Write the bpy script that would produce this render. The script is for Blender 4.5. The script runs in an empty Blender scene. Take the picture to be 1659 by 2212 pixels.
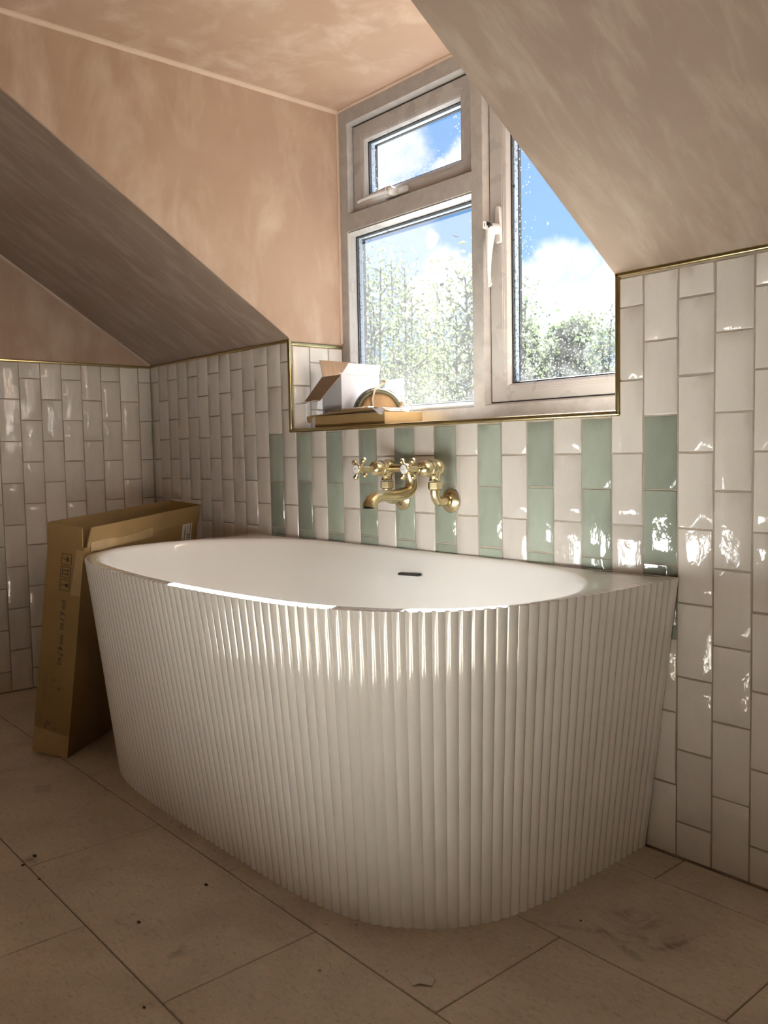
import bpy, bmesh, math, random
from mathutils import Vector, Matrix, noise
random.seed(7)
S = bpy.context.scene
COL = S.collection
PI = math.pi

# ------------------------------------------------------------------ camera
def cam_axes(yaw, pit, rol):
    f = Vector((math.sin(yaw)*math.cos(pit), math.cos(yaw)*math.cos(pit), math.sin(pit)))
    r0 = Vector((math.cos(yaw), -math.sin(yaw), 0)); u0 = r0.cross(f)
    return math.cos(rol)*r0+math.sin(rol)*u0, -math.sin(rol)*r0+math.cos(rol)*u0, f
CR, CU, CF = cam_axes(-.857811395, -.0696866901, -.019271441)
CP = Vector((3.24950116, -1.58465044, .851327367))
cd = bpy.data.cameras.new('camera')
cam = bpy.data.objects.new('camera', cd); COL.objects.link(cam)
cam.matrix_world = Matrix(((CR.x, CU.x, -CF.x, CP.x), (CR.y, CU.y, -CF.y, CP.y), (CR.z, CU.z, -CF.z, CP.z), (0, 0, 0, 1)))
cd.sensor_fit = 'VERTICAL'; cd.sensor_height = 36.0; cd.sensor_width = 27.0
cd.lens = 1864.1/2212*36; cd.clip_start = .02; cd.clip_end = 300
cd.dof.use_dof = True; cd.dof.focus_distance = 1.95; cd.dof.aperture_fstop = 9.0
S.camera = cam

# ------------------------------------------------------------------ exposure, render quality
vs = S.view_settings
vs.view_transform = 'Standard'; vs.look = 'None'; vs.gamma = 1.0; vs.use_curve_mapping = False
vs.exposure = 0.10
cy = S.cycles
cy.max_bounces = 10; cy.diffuse_bounces = 7; cy.glossy_bounces = 5; cy.transmission_bounces = 6; cy.transparent_max_bounces = 12
cy.use_denoising = True; cy.sample_clamp_indirect = 12.0; cy.blur_glossy = .5
cy.use_adaptive_sampling = True; cy.adaptive_threshold = .02

# ------------------------------------------------------------------ sun
SUN_AZ = Vector((-.49, .872, 0)).normalized(); SUN_EL = math.radians(32)
SUNDIR = (SUN_AZ*math.cos(SUN_EL)+Vector((0, 0, math.sin(SUN_EL)))).normalized()
sl = bpy.data.lights.new('sun', 'SUN'); sl.energy = 200.0; sl.color = (1, .985, .96); sl.angle = math.radians(.6)
sun = bpy.data.objects.new('sun', sl); COL.objects.link(sun)
sun.rotation_euler = SUNDIR.to_track_quat('Z', 'Y').to_euler(); sun.location = (0, 6, 6)

# ------------------------------------------------------------------ world: blue sky with cumulus
def build_world():
    w = bpy.data.worlds.new('sky'); S.world = w; w.use_nodes = True
    nt = w.node_tree; nt.nodes.clear(); N = nt.nodes.new; L = nt.links.new
    def M(op, a, b=None, c=None):
        n = N('ShaderNodeMath'); n.operation = op
        for i, v in enumerate((a, b, c)):
            if v is None: continue
            if isinstance(v, (int, float)): n.inputs[i].default_value = v
            else: L(v, n.inputs[i])
        return n.outputs[0]
    tc = N('ShaderNodeTexCoord').outputs['Generated']
    nz = N('ShaderNodeTexNoise'); nz.inputs['Scale'].default_value = 14; nz.inputs['Detail'].default_value = 5; nz.inputs['Roughness'].default_value = .6
    L(tc, nz.inputs['Vector'])
    sub = N('ShaderNodeVectorMath'); sub.operation = 'SUBTRACT'; L(nz.outputs['Color'], sub.inputs[0]); sub.inputs[1].default_value = (.5, .5, .5)
    sc = N('ShaderNodeVectorMath'); sc.operation = 'SCALE'; L(sub.outputs[0], sc.inputs[0]); sc.inputs['Scale'].default_value = .07
    ad = N('ShaderNodeVectorMath'); ad.operation = 'ADD'; L(tc, ad.inputs[0]); L(sc.outputs[0], ad.inputs[1])
    nm = N('ShaderNodeVectorMath'); nm.operation = 'NORMALIZE'; L(ad.outputs[0], nm.inputs[0]); d = nm.outputs[0]
    def blob(v, r, soft=.6):
        n = N('ShaderNodeVectorMath'); n.operation = 'DOT_PRODUCT'; L(d, n.inputs[0]); n.inputs[1].default_value = Vector(v).normalized()
        mr = N('ShaderNodeMapRange'); mr.interpolation_type = 'SMOOTHSTEP'
        mr.inputs['From Min'].default_value = math.cos(r*(1+soft*.6)); mr.inputs['From Max'].default_value = math.cos(r*(1-soft))
        L(n.outputs['Value'], mr.inputs['Value']); return mr.outputs[0]
    clouds = [((-.724, .618, .306), .032), ((-.70, .635, .325), .030), ((-.715, .64, .28), .022), ((-.672, .68, .305), .018), ((-.655, .69, .312), .02), ((-.66, .70, .285), .016),
              ((-.70, .68, .235), .010), ((-.693, .693, .20), .024), ((-.68, .708, .188), .024), ((-.70, .69, .175), .03), ((-.585, .785, .208), .026), ((-.60, .775, .20), .018),
              ((-.615, .765, .168), .034), ((-.585, .79, .16), .036), ((-.56, .81, .168), .034), ((-.55, .815, .20), .02), ((-.63, .76, .15), .03), ((-.64, .75, .12), .06),
              ((-.3, .9, .35), .16), ((-.1, .95, .3), .2), ((.25, .9, .35), .25), ((.6, .75, .3), .25), ((-.35, .75, .55), .25), ((.1, .7, .75), .25), ((-.9, .3, .35), .25)]
    acc = None
    for v, r in clouds:
        b = blob(v, r); acc = b if acc is None else M('MAXIMUM', acc, b)
    # mauve underside of the cloud bank
    g1 = blob((-.728, .642, .228), .055, .35); g2 = blob((-.745, .62, .20), .06, .4); g3 = blob((-.628, .762, .178), .018, .5); g4 = blob((-.60, .785, .128), .05, .6); g5 = blob((-.70, .70, .14), .06, .5)
    grey = g1
    for g in (g2, g3, g4, g5): grey = M('MAXIMUM', grey, g)
    n2 = N('ShaderNodeTexNoise'); n2.inputs['Scale'].default_value = 30; n2.inputs['Detail'].default_value = 6; n2.inputs['Roughness'].default_value = .62; L(tc, n2.inputs['Vector'])
    cov = M('MULTIPLY', acc, M('ADD', .42, M('MULTIPLY', n2.outputs['Fac'], 1.3))); cov = M('MINIMUM', cov, 1.0)
    sep = N('ShaderNodeSeparateXYZ'); L(tc, sep.inputs[0])
    rs = N('ShaderNodeValToRGB'); e = rs.color_ramp.elements
    e[0].position = 0.0; e[0].color = (.36, .58, .92, 1); e[1].position = 1; e[1].color = (.08, .22, .60, 1)
    k = e.new(.30); k.color = (.24, .50, .98, 1); k = e.new(.14); k.color = (.34, .62, 1.02, 1)
    L(sep.outputs['Z'], rs.inputs[0])
    mg = N('ShaderNodeMix'); mg.data_type = 'RGBA'; L(M('MULTIPLY', grey, .85), mg.inputs['Factor']); L(rs.outputs[0], mg.inputs[6]); mg.inputs[7].default_value = (.70, .84, 1.15, 1)
    cw = N('ShaderNodeMix'); cw.data_type = 'RGBA'; L(n2.outputs['Fac'], cw.inputs['Factor']); cw.inputs[6].default_value = (.82, .90, 1.05, 1); cw.inputs[7].default_value = (1.18, 1.18, 1.16, 1)
    mc = N('ShaderNodeMix'); mc.data_type = 'RGBA'; L(cov, mc.inputs['Factor']); L(mg.outputs[2], mc.inputs[6]); L(cw.outputs[2], mc.inputs[7])
    # brighter sky around the sun and low haze below the horizon
    ds = N('ShaderNodeVectorMath'); ds.operation = 'DOT_PRODUCT'; L(tc, ds.inputs[0]); ds.inputs[1].default_value = SUNDIR
    gl = M('POWER', M('MAXIMUM', ds.outputs['Value'], 0.0), 130.0)
    mul = N('ShaderNodeMix'); mul.data_type = 'RGBA'; mul.blend_type = 'ADD'; mul.inputs['Factor'].default_value = 1; mul.clamp_result = False
    L(mc.outputs[2], mul.inputs[6])
    cg = N('ShaderNodeVectorMath'); cg.operation = 'SCALE'; cg.inputs[0].default_value = (GLOW, GLOW*.97, GLOW*.92); L(gl, cg.inputs['Scale']); L(cg.outputs[0], mul.inputs[7])
    bg = N('ShaderNodeBackground'); bg.inputs['Strength'].default_value = 1.06; L(mul.outputs[2], bg.inputs['Color'])
    out = N('ShaderNodeOutputWorld'); L(bg.outputs[0], out.inputs[0])
    w.cycles.sampling_method = 'MANUAL'; w.cycles.sample_map_resolution = 1024
GLOW = 6.0
build_world()

# ------------------------------------------------------------------ materials
def pmat(name, col, rough=.5, metal=0, var=.08, vscale=6, bump=0, bscale=40, coat=0, stretch=(1, 1, 1), rvar=0, spec=.5, col2=None, detail=4):
    m = bpy.data.materials.new(name); m.use_nodes = True
    nt = m.node_tree; b = nt.nodes['Principled BSDF']; N = nt.nodes.new; L = nt.links.new
    b.inputs['Roughness'].default_value = rough; b.inputs['Metallic'].default_value = metal
    b.inputs['Specular IOR Level'].default_value = spec
    if coat: b.inputs['Coat Weight'].default_value = coat; b.inputs['Coat Roughness'].default_value = .04
    tc = N('ShaderNodeTexCoord'); mp = N('ShaderNodeMapping'); mp.inputs['Scale'].default_value = stretch; L(tc.outputs['Object'], mp.inputs[0])
    nz = N('ShaderNodeTexNoise'); nz.inputs['Scale'].default_value = vscale; nz.inputs['Detail'].default_value = detail; L(mp.outputs[0], nz.inputs['Vector'])
    mx = N('ShaderNodeMix'); mx.data_type = 'RGBA'; mr = N('ShaderNodeMapRange'); mr.inputs['From Min'].default_value = .3; mr.inputs['From Max'].default_value = .7
    L(nz.outputs['Fac'], mr.inputs[0]); L(mr.outputs[0], mx.inputs['Factor'])
    c2 = col2 or tuple(min(1, c*(1+var)) for c in col)
    mx.inputs[6].default_value = (*[c*(1-var) for c in col], 1) if not col2 else (*col, 1); mx.inputs[7].default_value = (*c2, 1)
    L(mx.outputs[2], b.inputs['Base Color'])
    if rvar:
        r2 = N('ShaderNodeMapRange'); r2.inputs['To Min'].default_value = rough-rvar; r2.inputs['To Max'].default_value = rough+rvar; L(nz.outputs['Fac'], r2.inputs[0]); L(r2.outputs[0], b.inputs['Roughness'])
    if bump:
        n2 = N('ShaderNodeTexNoise'); n2.inputs['Scale'].default_value = bscale; n2.inputs['Detail'].default_value = 3; L(mp.outputs[0], n2.inputs['Vector'])
        bp = N('ShaderNodeBump'); bp.inputs['Strength'].default_value = 1; bp.inputs['Distance'].default_value = bump; L(n2.outputs['Fac'], bp.inputs['Height']); L(bp.outputs[0], b.inputs['Normal'])
    return m

def tile_mat(name, c0, c1):
    """glazed hand-made tile: colour drifts from tile to tile, glaze pools and ripples"""
    m = bpy.data.materials.new(name); m.use_nodes = True
    nt = m.node_tree; b = nt.nodes['Principled BSDF']; N = nt.nodes.new; L = nt.links.new
    at = N('ShaderNodeAttribute'); at.attribute_name = 'tint'
    tc = N('ShaderNodeTexCoord'); mp = N('ShaderNodeMapping'); mp.inputs['Scale'].default_value = (1, 1, .45); L(tc.outputs['Object'], mp.inputs[0])
    cx = N('ShaderNodeCombineXYZ'); L(at.outputs['Fac'], cx.inputs[0]); L(at.outputs['Fac'], cx.inputs[2])
    va = N('ShaderNodeVectorMath'); va.operation = 'MULTIPLY_ADD'; L(cx.outputs[0], va.inputs[0]); va.inputs[1].default_value = (7, 0, 9); L(mp.outputs[0], va.inputs[2])
    nz = N('ShaderNodeTexNoise'); nz.inputs['Scale'].default_value = 22; nz.inputs['Detail'].default_value = 5; nz.inputs['Roughness'].default_value = .6; L(va.outputs[0], nz.inputs['Vector'])
    ma = N('ShaderNodeMath'); ma.operation = 'MULTIPLY_ADD'; L(nz.outputs['Fac'], ma.inputs[0]); ma.inputs[1].default_value = .9; L(at.outputs['Fac'], ma.inputs[2])
    mr = N('ShaderNodeMapRange'); mr.inputs['From Min'].default_value = .25; mr.inputs['From Max'].default_value = 1.6; L(ma.outputs[0], mr.inputs[0])
    mx = N('ShaderNodeMix'); mx.data_type = 'RGBA'; L(mr.outputs[0], mx.inputs['Factor']); mx.inputs[6].default_value = (*c0, 1); mx.inputs[7].default_value = (*c1, 1); L(mx.outputs[2], b.inputs['Base Color'])
    b.inputs['Roughness'].default_value = .06; b.inputs['Specular IOR Level'].default_value = .5
    n2 = N('ShaderNodeTexNoise'); n2.inputs['Scale'].default_value = 30; n2.inputs['Detail'].default_value = 4; n2.inputs['Roughness'].default_value = .5; L(va.outputs[0], n2.inputs['Vector'])
    bp = N('ShaderNodeBump'); bp.inputs['Strength'].default_value = 1; bp.inputs['Distance'].default_value = .0028; L(n2.outputs['Fac'], bp.inputs['Height']); L(bp.outputs[0], b.inputs['Normal'])
    return m

def plaster_mat(name, c0, c1, c2, rot=(0, 0, 0), stretch=(2.2, 2.2, 1.0), fleck=(.47, .75)):
    """fresh gypsum skim: cloudy drying patches and trowel sweeps"""
    m = bpy.data.materials.new(name); m.use_nodes = True
    nt = m.node_tree; b = nt.nodes['Principled BSDF']; N = nt.nodes.new; L = nt.links.new
    tc = N('ShaderNodeTexCoord')
    n1 = N('ShaderNodeTexNoise'); n1.inputs['Scale'].default_value = 2.6; n1.inputs['Detail'].default_value = 5; n1.inputs['Roughness'].default_value = .55; n1.inputs['Distortion'].default_value = .2; L(tc.outputs['Object'], n1.inputs['Vector'])
    mp = N('ShaderNodeMapping'); mp.inputs['Rotation'].default_value = rot; mp.inputs['Scale'].default_value = stretch; L(tc.outputs['Object'], mp.inputs[0])
    n2 = N('ShaderNodeTexNoise'); n2.inputs['Scale'].default_value = 3.2; n2.inputs['Detail'].default_value = 9; n2.inputs['Roughness'].default_value = .62; n2.inputs['Distortion'].default_value = .35; L(mp.outputs[0], n2.inputs['Vector'])
    r1 = N('ShaderNodeMapRange'); r1.inputs['From Min'].default_value = .33; r1.inputs['From Max'].default_value = .68; L(n1.outputs['Fac'], r1.inputs[0])
    mx = N('ShaderNodeMix'); mx.data_type = 'RGBA'; L(r1.outputs[0], mx.inputs['Factor']); mx.inputs[6].default_value = (*c0, 1); mx.inputs[7].default_value = (*c1, 1)
    r2 = N('ShaderNodeMapRange'); r2.inputs['From Min'].default_value = fleck[0]; r2.inputs['From Max'].default_value = fleck[1]; L(n2.outputs['Fac'], r2.inputs[0])
    m2 = N('ShaderNodeMix'); m2.data_type = 'RGBA'; L(r2.outputs[0], m2.inputs['Factor']); L(mx.outputs[2], m2.inputs[6]); m2.inputs[7].default_value = (*c2, 1)
    L(m2.outputs[2], b.inputs['Base Color']); b.inputs['Roughness'].default_value = .62; b.inputs['Specular IOR Level'].default_value = .3
    bp = N('ShaderNodeBump'); bp.inputs['Strength'].default_value = .5; bp.inputs['Distance'].default_value = .0016; L(n2.outputs['Fac'], bp.inputs['Height']); L(bp.outputs[0], b.inputs['Normal'])
    return m

def floor_mat():
    m = bpy.data.materials.new('floor_stone'); m.use_nodes = True
    nt = m.node_tree; b = nt.nodes['Principled BSDF']; N = nt.nodes.new; L = nt.links.new
    tc = N('ShaderNodeTexCoord'); O = tc.outputs['Object']
    def noise_(s, d=5, r=.6, dist=0, src=O):
        n = N('ShaderNodeTexNoise'); n.inputs['Scale'].default_value = s; n.inputs['Detail'].default_value = d; n.inputs['Roughness'].default_value = r; n.inputs['Distortion'].default_value = dist; L(src, n.inputs['Vector']); return n.outputs['Fac']
    def rng(v, a, bb, lo=0, hi=1):
        r = N('ShaderNodeMapRange'); r.inputs['From Min'].default_value = a; r.inputs['From Max'].default_value = bb; r.inputs['To Min'].default_value = lo; r.inputs['To Max'].default_value = hi; L(v, r.inputs[0]); return r.outputs[0]
    def mix(f, a, c):
        x = N('ShaderNodeMix'); x.data_type = 'RGBA'; L(f, x.inputs['Factor'])
        if isinstance(a, tuple): x.inputs[6].default_value = (*a, 1)
        else: L(a, x.inputs[6])
        x.inputs[7].default_value = (*c, 1); return x.outputs[2]
    def mul(a, c):
        x = N('ShaderNodeMath'); x.operation = 'MULTIPLY'; L(a, x.inputs[0])
        if isinstance(c, float): x.inputs[1].default_value = c
        else: L(c, x.inputs[1])
        return x.outputs[0]
    c = mix(rng(noise_(3.2, 7, .65, .4), .36, .64), FLOOR0, FLOOR1)
    mp = N('ShaderNodeMapping'); mp.inputs['Scale'].default_value = (1, 2.6, 1); mp.inputs['Rotation'].default_value = (0, 0, .35); L(O, mp.inputs[0])
    c = mix(mul(rng(noise_(55, 4, .7, 1.0, mp.outputs[0]), .52, .72), .60), c, (.30, .235, .16))
    c = mix(mul(rng(noise_(120, 3, .7), .58, .72), .6), c, (.74, .68, .58))
    c = mix(mul(rng(noise_(34, 6, .75, .3), .655, .72), .8), c, (.14, .10, .065))
    # scuffed dirty patch by the foot of the bath
    def spot(x, y, rx, ry, ang=0):
        mp = N('ShaderNodeMapping'); mp.vector_type = 'TEXTURE'; mp.inputs['Location'].default_value = (x, y, 0); mp.inputs['Rotation'].default_value = (0, 0, ang); mp.inputs['Scale'].default_value = (rx, ry, 1); L(O, mp.inputs[0])
        ln = N('ShaderNodeVectorMath'); ln.operation = 'LENGTH'; L(mp.outputs[0], ln.inputs[0]); return rng(ln.outputs['Value'], 1.0, .2)
    sm = noise_(16, 6, .7, 2.0)
    for (x, y, rx, ry, a, k) in [(2.393, -.262, .09, .05, .3, .55), (2.482, -.307, .035, .016, .9, .9), (2.46, -.30, .10, .06, .2, .30), (2.36, -.36, .13, .012, .55, .55), (2.42, -.355, .10, .012, -.3, .5), (2.50, -.26, .05, .008, 1.4, .5),
                                 (1.40, -1.0, .035, .02, .4, .8), (2.03, -1.03, .03, .015, .9, .6), (1.79, -.95, .08, .03, .4, .25), (1.93, -.93, .02, .03, .4, .5)]:
        c = mix(mul(mul(spot(x, y, rx, ry, a), rng(sm, .38, .6)), k), c, (.12, .10, .075))
    L(c, b.inputs['Base Color']); b.inputs['Roughness'].default_value = .62; b.inputs['Specular IOR Level'].default_value = .3
    bp = N('ShaderNodeBump'); bp.inputs['Strength'].default_value = .8; bp.inputs['Distance'].default_value = .002; L(noise_(60, 6, .75), bp.inputs['Height']); L(bp.outputs[0], b.inputs['Normal'])
    return m

def glass_mat(name, x0, x1, z0, z1, haze=.05):
    """clear pane with dust film, rain spots low down and along the edges"""
    m = bpy.data.materials.new(name); m.use_nodes = True
    nt = m.node_tree; nt.nodes.clear(); N = nt.nodes.new; L = nt.links.new
    def M(op, a, b=None):
        n = N('ShaderNodeMath'); n.operation = op; n.use_clamp = op in ('ADD',)
        for i, v in enumerate((a, b)):
            if v is None: continue
            if isinstance(v, (int, float)): n.inputs[i].default_value = v
            else: L(v, n.inputs[i])
        return n.outputs[0]
    def rng(v, a, bb, lo=0, hi=1):
        r = N('ShaderNodeMapRange'); r.inputs['From Min'].default_value = a; r.inputs['From Max'].default_value = bb; r.inputs['To Min'].default_value = lo; r.inputs['To Max'].default_value = hi; L(v, r.inputs[0]); return r.outputs[0]
    tc = N('ShaderNodeTexCoord'); O = tc.outputs['Object']; sp = N('ShaderNodeSeparateXYZ'); L(O, sp.inputs[0]); X, Z = sp.outputs['X'], sp.outputs['Z']
    low = M('POWER', rng(Z, z0+.42*min(1, (z1-z0)), z0), 1.6)
    edge = M('MAXIMUM', rng(X, x0+.09, x0), M('MAXIMUM', rng(X, x1-.05, x1), rng(Z, z0+.05, z0)))
    dirt = M('MINIMUM', M('ADD', M('MULTIPLY', low, .75), M('MULTIPLY', edge, .6)), 1.0)
    vo = N('ShaderNodeTexVoronoi'); vo.inputs['Scale'].default_value = 120; L(O, vo.inputs['Vector'])
    vr = N('ShaderNodeTexWhiteNoise'); L(vo.outputs['Color'], vr.inputs['Vector'])
    dots = M('MULTIPLY', rng(vo.outputs['Distance'], .32, .18), M('GREATER_THAN', M('ADD', M('MULTIPLY', vr.outputs['Value'], .6), M('MULTIPLY', dirt, .55)), .60))
    vb = N('ShaderNodeTexVoronoi'); vb.inputs['Scale'].default_value = 26; L(O, vb.inputs['Vector']); wb = N('ShaderNodeTexWhiteNoise'); L(vb.outputs['Color'], wb.inputs['Vector'])
    big = M('MULTIPLY', M('MULTIPLY', rng(vb.outputs['Distance'], .16, .05), M('GREATER_THAN', wb.outputs['Value'], .55)), .55)
    nz = N('ShaderNodeTexNoise'); nz.inputs['Scale'].default_value = 9; nz.inputs['Detail'].default_value = 6; nz.inputs['Distortion'].default_value = 2; L(O, nz.inputs['Vector'])
    film = M('ADD', haze, M('MULTIPLY', M('MULTIPLY', rng(nz.outputs['Fac'], .42, .7), low), .22))
    fac = M('MINIMUM', M('ADD', film, M('ADD', M('MULTIPLY', dots, .62), big)), .8)
    tr = N('ShaderNodeBsdfTransparent'); tr.inputs['Color'].default_value = (.96, .98, .98, 1)
    df = N('ShaderNodeBsdfTranslucent'); df.inputs['Color'].default_value = (DIRT, DIRT, DIRT, 1)
    gl = N('ShaderNodeBsdfGlossy'); gl.inputs['Roughness'].default_value = .02
    fr = N('ShaderNodeFresnel'); fr.inputs['IOR'].default_value = 1.45
    m1 = N('ShaderNodeMixShader'); L(fac, m1.inputs[0]); L(tr.outputs[0], m1.inputs[1]); L(df.outputs[0], m1.inputs[2])
    m2 = N('ShaderNodeMixShader'); L(M('MULTIPLY', fr.outputs[0], .08), m2.inputs[0]); L(m1.outputs[0], m2.inputs[1]); L(gl.outputs[0], m2.inputs[2])
    o = N('ShaderNodeOutputMaterial'); L(m2.outputs[0], o.inputs[0])
    return m

DIRT = .032
FLOOR0 = (.50, .42, .32); FLOOR1 = (.64, .555, .44)
M_CREAM = tile_mat('cream_glaze', (.60, .555, .505), (.76, .715, .665))
M_GREEN = tile_mat('sage_glaze', (.185, .205, .165), (.315, .345, .285))
M_GROUT = pmat('grout', (.30, .25, .195), .85, var=.12, vscale=30, bump=.0006, bscale=200)
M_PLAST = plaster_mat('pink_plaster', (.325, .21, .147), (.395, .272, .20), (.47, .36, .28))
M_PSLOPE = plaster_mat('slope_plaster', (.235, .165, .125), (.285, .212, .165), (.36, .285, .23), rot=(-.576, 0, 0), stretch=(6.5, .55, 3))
M_PAINT = pmat('white_paint', (.50, .46, .41), .6, var=.03)
M_PLAIN = pmat('bare_skim', (.46, .34, .26), .6, var=.06, vscale=9, bump=.0006, bscale=60)
M_GOLD = pmat('brass_trim', (.50, .42, .22), .24, metal=1, var=.06, vscale=20, stretch=(.2, .2, .2))
M_BRASS = pmat('brushed_brass', (.52, .435, .26), .27, metal=1, var=.08, vscale=30, bump=.00008, bscale=400, stretch=(1, 1, .15))
M_UPVC = pmat('white_upvc', (.37, .355, .345), .28, var=.03, vscale=14, rvar=.05)
M_UPVCD = pmat('grubby_upvc', (.35, .335, .32), .34, var=.10, vscale=40, detail=8, rvar=.08)
M_WHITE = pmat('white_plastic', (.50, .49, .48), .3, var=.02)
M_BLACK = pmat('black_rubber', (.012, .012, .014), .5, var=.1)
M_SPACER = pmat('glazing_aluminium', (.50, .55, .66), .4, metal=.3, var=.03)
M_ACRYL = pmat('acrylic_white', (.88, .87, .85), .08, var=.015, vscale=2, coat=.5)
M_FLOOR = floor_mat()
M_DARK = pmat('dark_gap', (.02, .016, .012), .9)
M_CARD = pmat('brown_cardboard', (.26, .16, .06), .75, var=.10, vscale=9, bump=.0004, bscale=120, detail=7)
M_CARDF = pmat('fluted_cardboard', (.20, .13, .075), .8, var=.08, vscale=30, bump=.0006, bscale=90, stretch=(3, 3, .1))
M_TAPE = pmat('packing_tape', (.42, .29, .15), .18, var=.08, vscale=20)
M_INK = pmat('black_ink', (.03, .022, .018), .7)
M_INKL = pmat('faint_ink', (.13, .085, .05), .75)
M_CARDW = pmat('white_board', (.50, .49, .51), .5, var=.02)
M_PAPER = pmat('label_paper', (.62, .60, .57), .55, var=.03)
M_CERAM = pmat('white_porcelain', (.85, .84, .82), .12, var=.01, coat=.3)

# ------------------------------------------------------------------ mesh helpers
class MB:
    def __init__(s): s.v = []; s.f = []; s.m = []; s.t = []
    def add(s, vs_, fs, mi=0, tint=0.0):
        o = len(s.v); s.v += [tuple(v) for v in vs_]
        for f in fs: s.f.append(tuple(i+o for i in f)); s.m.append(mi); s.t.append(tint)
        return s
    def box(s, a, b, mi=0, mat=None):
        x0, y0, z0 = a; x1, y1, z1 = b
        vs_ = [Vector(p) for p in ((x0, y0, z0), (x1, y0, z0), (x1, y1, z0), (x0, y1, z0), (x0, y0, z1), (x1, y0, z1), (x1, y1, z1), (x0, y1, z1))]
        if mat: vs_ = [mat @ v for v in vs_]
        return s.add(vs_, [(0, 3, 2, 1), (4, 5, 6, 7), (0, 1, 5, 4), (1, 2, 6, 5), (2, 3, 7, 6), (3, 0, 4, 7)], mi)
    def hexa(s, p, mi=0):    # 8 corners: bottom loop then top loop
        return s.add(p, [(0, 3, 2, 1), (4, 5, 6, 7), (0, 1, 5, 4), (1, 2, 6, 5), (2, 3, 7, 6), (3, 0, 4, 7)], mi)
    def prism(s, poly, d, mi=0):   # poly: 3D points, d: extrusion vector
        n = len(poly); d = Vector(d); vs_ = [Vector(p) for p in poly]+[Vector(p)+d for p in poly]
        return s.add(vs_, [tuple(reversed(range(n))), tuple(range(n, 2*n))]+[(i, (i+1) % n, (i+1) % n+n, i+n) for i in range(n)], mi)
    def tube(s, pts, rad, n=16, mi=0, caps=True, flat=1.0):
        pts = [Vector(p) for p in pts]; R = rad if isinstance(rad, (list, tuple)) else [rad]*len(pts)
        t0 = (pts[1]-pts[0]).normalized(); up = Vector((0, 0, 1)) if abs(t0.z) < .9 else Vector((1, 0, 0))
        a = t0.cross(up).normalized(); vs_ = []
        for i, p in enumerate(pts):
            t = ((pts[min(i+1, len(pts)-1)]-pts[i]).normalized()+(pts[i]-pts[max(i-1, 0)]).normalized()).normalized() if 0 < i < len(pts)-1 else (pts[min(i+1, len(pts)-1)]-pts[max(i-1, 0)]).normalized()
            a = (a-t*a.dot(t)).normalized(); b = t.cross(a)
            for k in range(n):
                c = 2*PI*k/n; vs_.append(p+(a*math.cos(c)+b*math.sin(c)*flat)*R[i])
        fs = [(i*n+k, i*n+(k+1) % n, (i+1)*n+(k+1) % n, (i+1)*n+k) for i in range(len(pts)-1) for k in range(n)]
        if caps: fs += [tuple(reversed(range(n))), tuple((len(pts)-1)*n+k for k in range(n))]
        return s.add(vs_, fs, mi)
    def lathe(s, base, axis, prof, n=24, mi=0):   # prof: (distance along axis, radius)
        base = Vector(base); ax = Vector(axis).normalized(); up = Vector((0, 0, 1)) if abs(ax.z) < .9 else Vector((1, 0, 0))
        a = ax.cross(up).normalized(); b = ax.cross(a); vs_ = []
        for d, r in prof:
            for k in range(n):
                c = 2*PI*k/n; vs_.append(base+ax*d+(a*math.cos(c)+b*math.sin(c))*max(r, 1e-5))
        fs = [(i*n+k, i*n+(k+1) % n, (i+1)*n+(k+1) % n, (i+1)*n+k) for i in range(len(prof)-1) for k in range(n)]
        fs += [tuple(reversed(range(n))), tuple((len(prof)-1)*n+k for k in range(n))]
        return s.add(vs_, fs, mi)
    def ball(s, c, r, n=12, mi=0, sc=(1, 1, 1)):
        c = Vector(c); vs_ = []; h = n//2
        for i in range(h+1):
            th = PI*i/h
            for k in range(n):
                ph = 2*PI*k/n; vs_.append(c+Vector((math.sin(th)*math.cos(ph)*sc[0], math.sin(th)*math.sin(ph)*sc[1], math.cos(th)*sc[2]))*r)
        return s.add(vs_, [(i*n+k, (i+1)*n+k, (i+1)*n+(k+1) % n, i*n+(k+1) % n) for i in range(h) for k in range(n)], mi)
    def build(s, name, mats, parent=None, smooth=False, angle=35, bevel=0, segs=2, merge=False):
        me = bpy.data.meshes.new(name); me.from_pydata(s.v, [], s.f)
        if not isinstance(mats, (list, tuple)): mats = [mats]
        for m in mats: me.materials.append(m)
        me.polygons.foreach_set('material_index', s.m)
        a = me.attributes.new('tint', 'FLOAT', 'FACE'); a.data.foreach_set('value', s.t)
        bm = bmesh.new(); bm.from_mesh(me)
        if merge: bmesh.ops.remove_doubles(bm, verts=bm.verts, dist=1e-6)
        bmesh.ops.recalc_face_normals(bm, faces=bm.faces); bm.to_mesh(me); bm.free()
        if smooth: me.shade_smooth(); me.set_sharp_from_angle(angle=math.radians(angle))
        o = bpy.data.objects.new(name, me); COL.objects.link(o)
        if parent: o.parent = parent; o.matrix_parent_inverse = parent.matrix_world.inverted() if parent.type != 'EMPTY' else Matrix.Translation(-parent.location)
        if bevel:
            bv = o.modifiers.new('bevel', 'BEVEL'); bv.width = bevel; bv.segments = segs; bv.limit_method = 'ANGLE'; bv.angle_limit = math.radians(40)
            me.shade_smooth(); me.set_sharp_from_angle(angle=math.radians(50))
        return o

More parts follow.
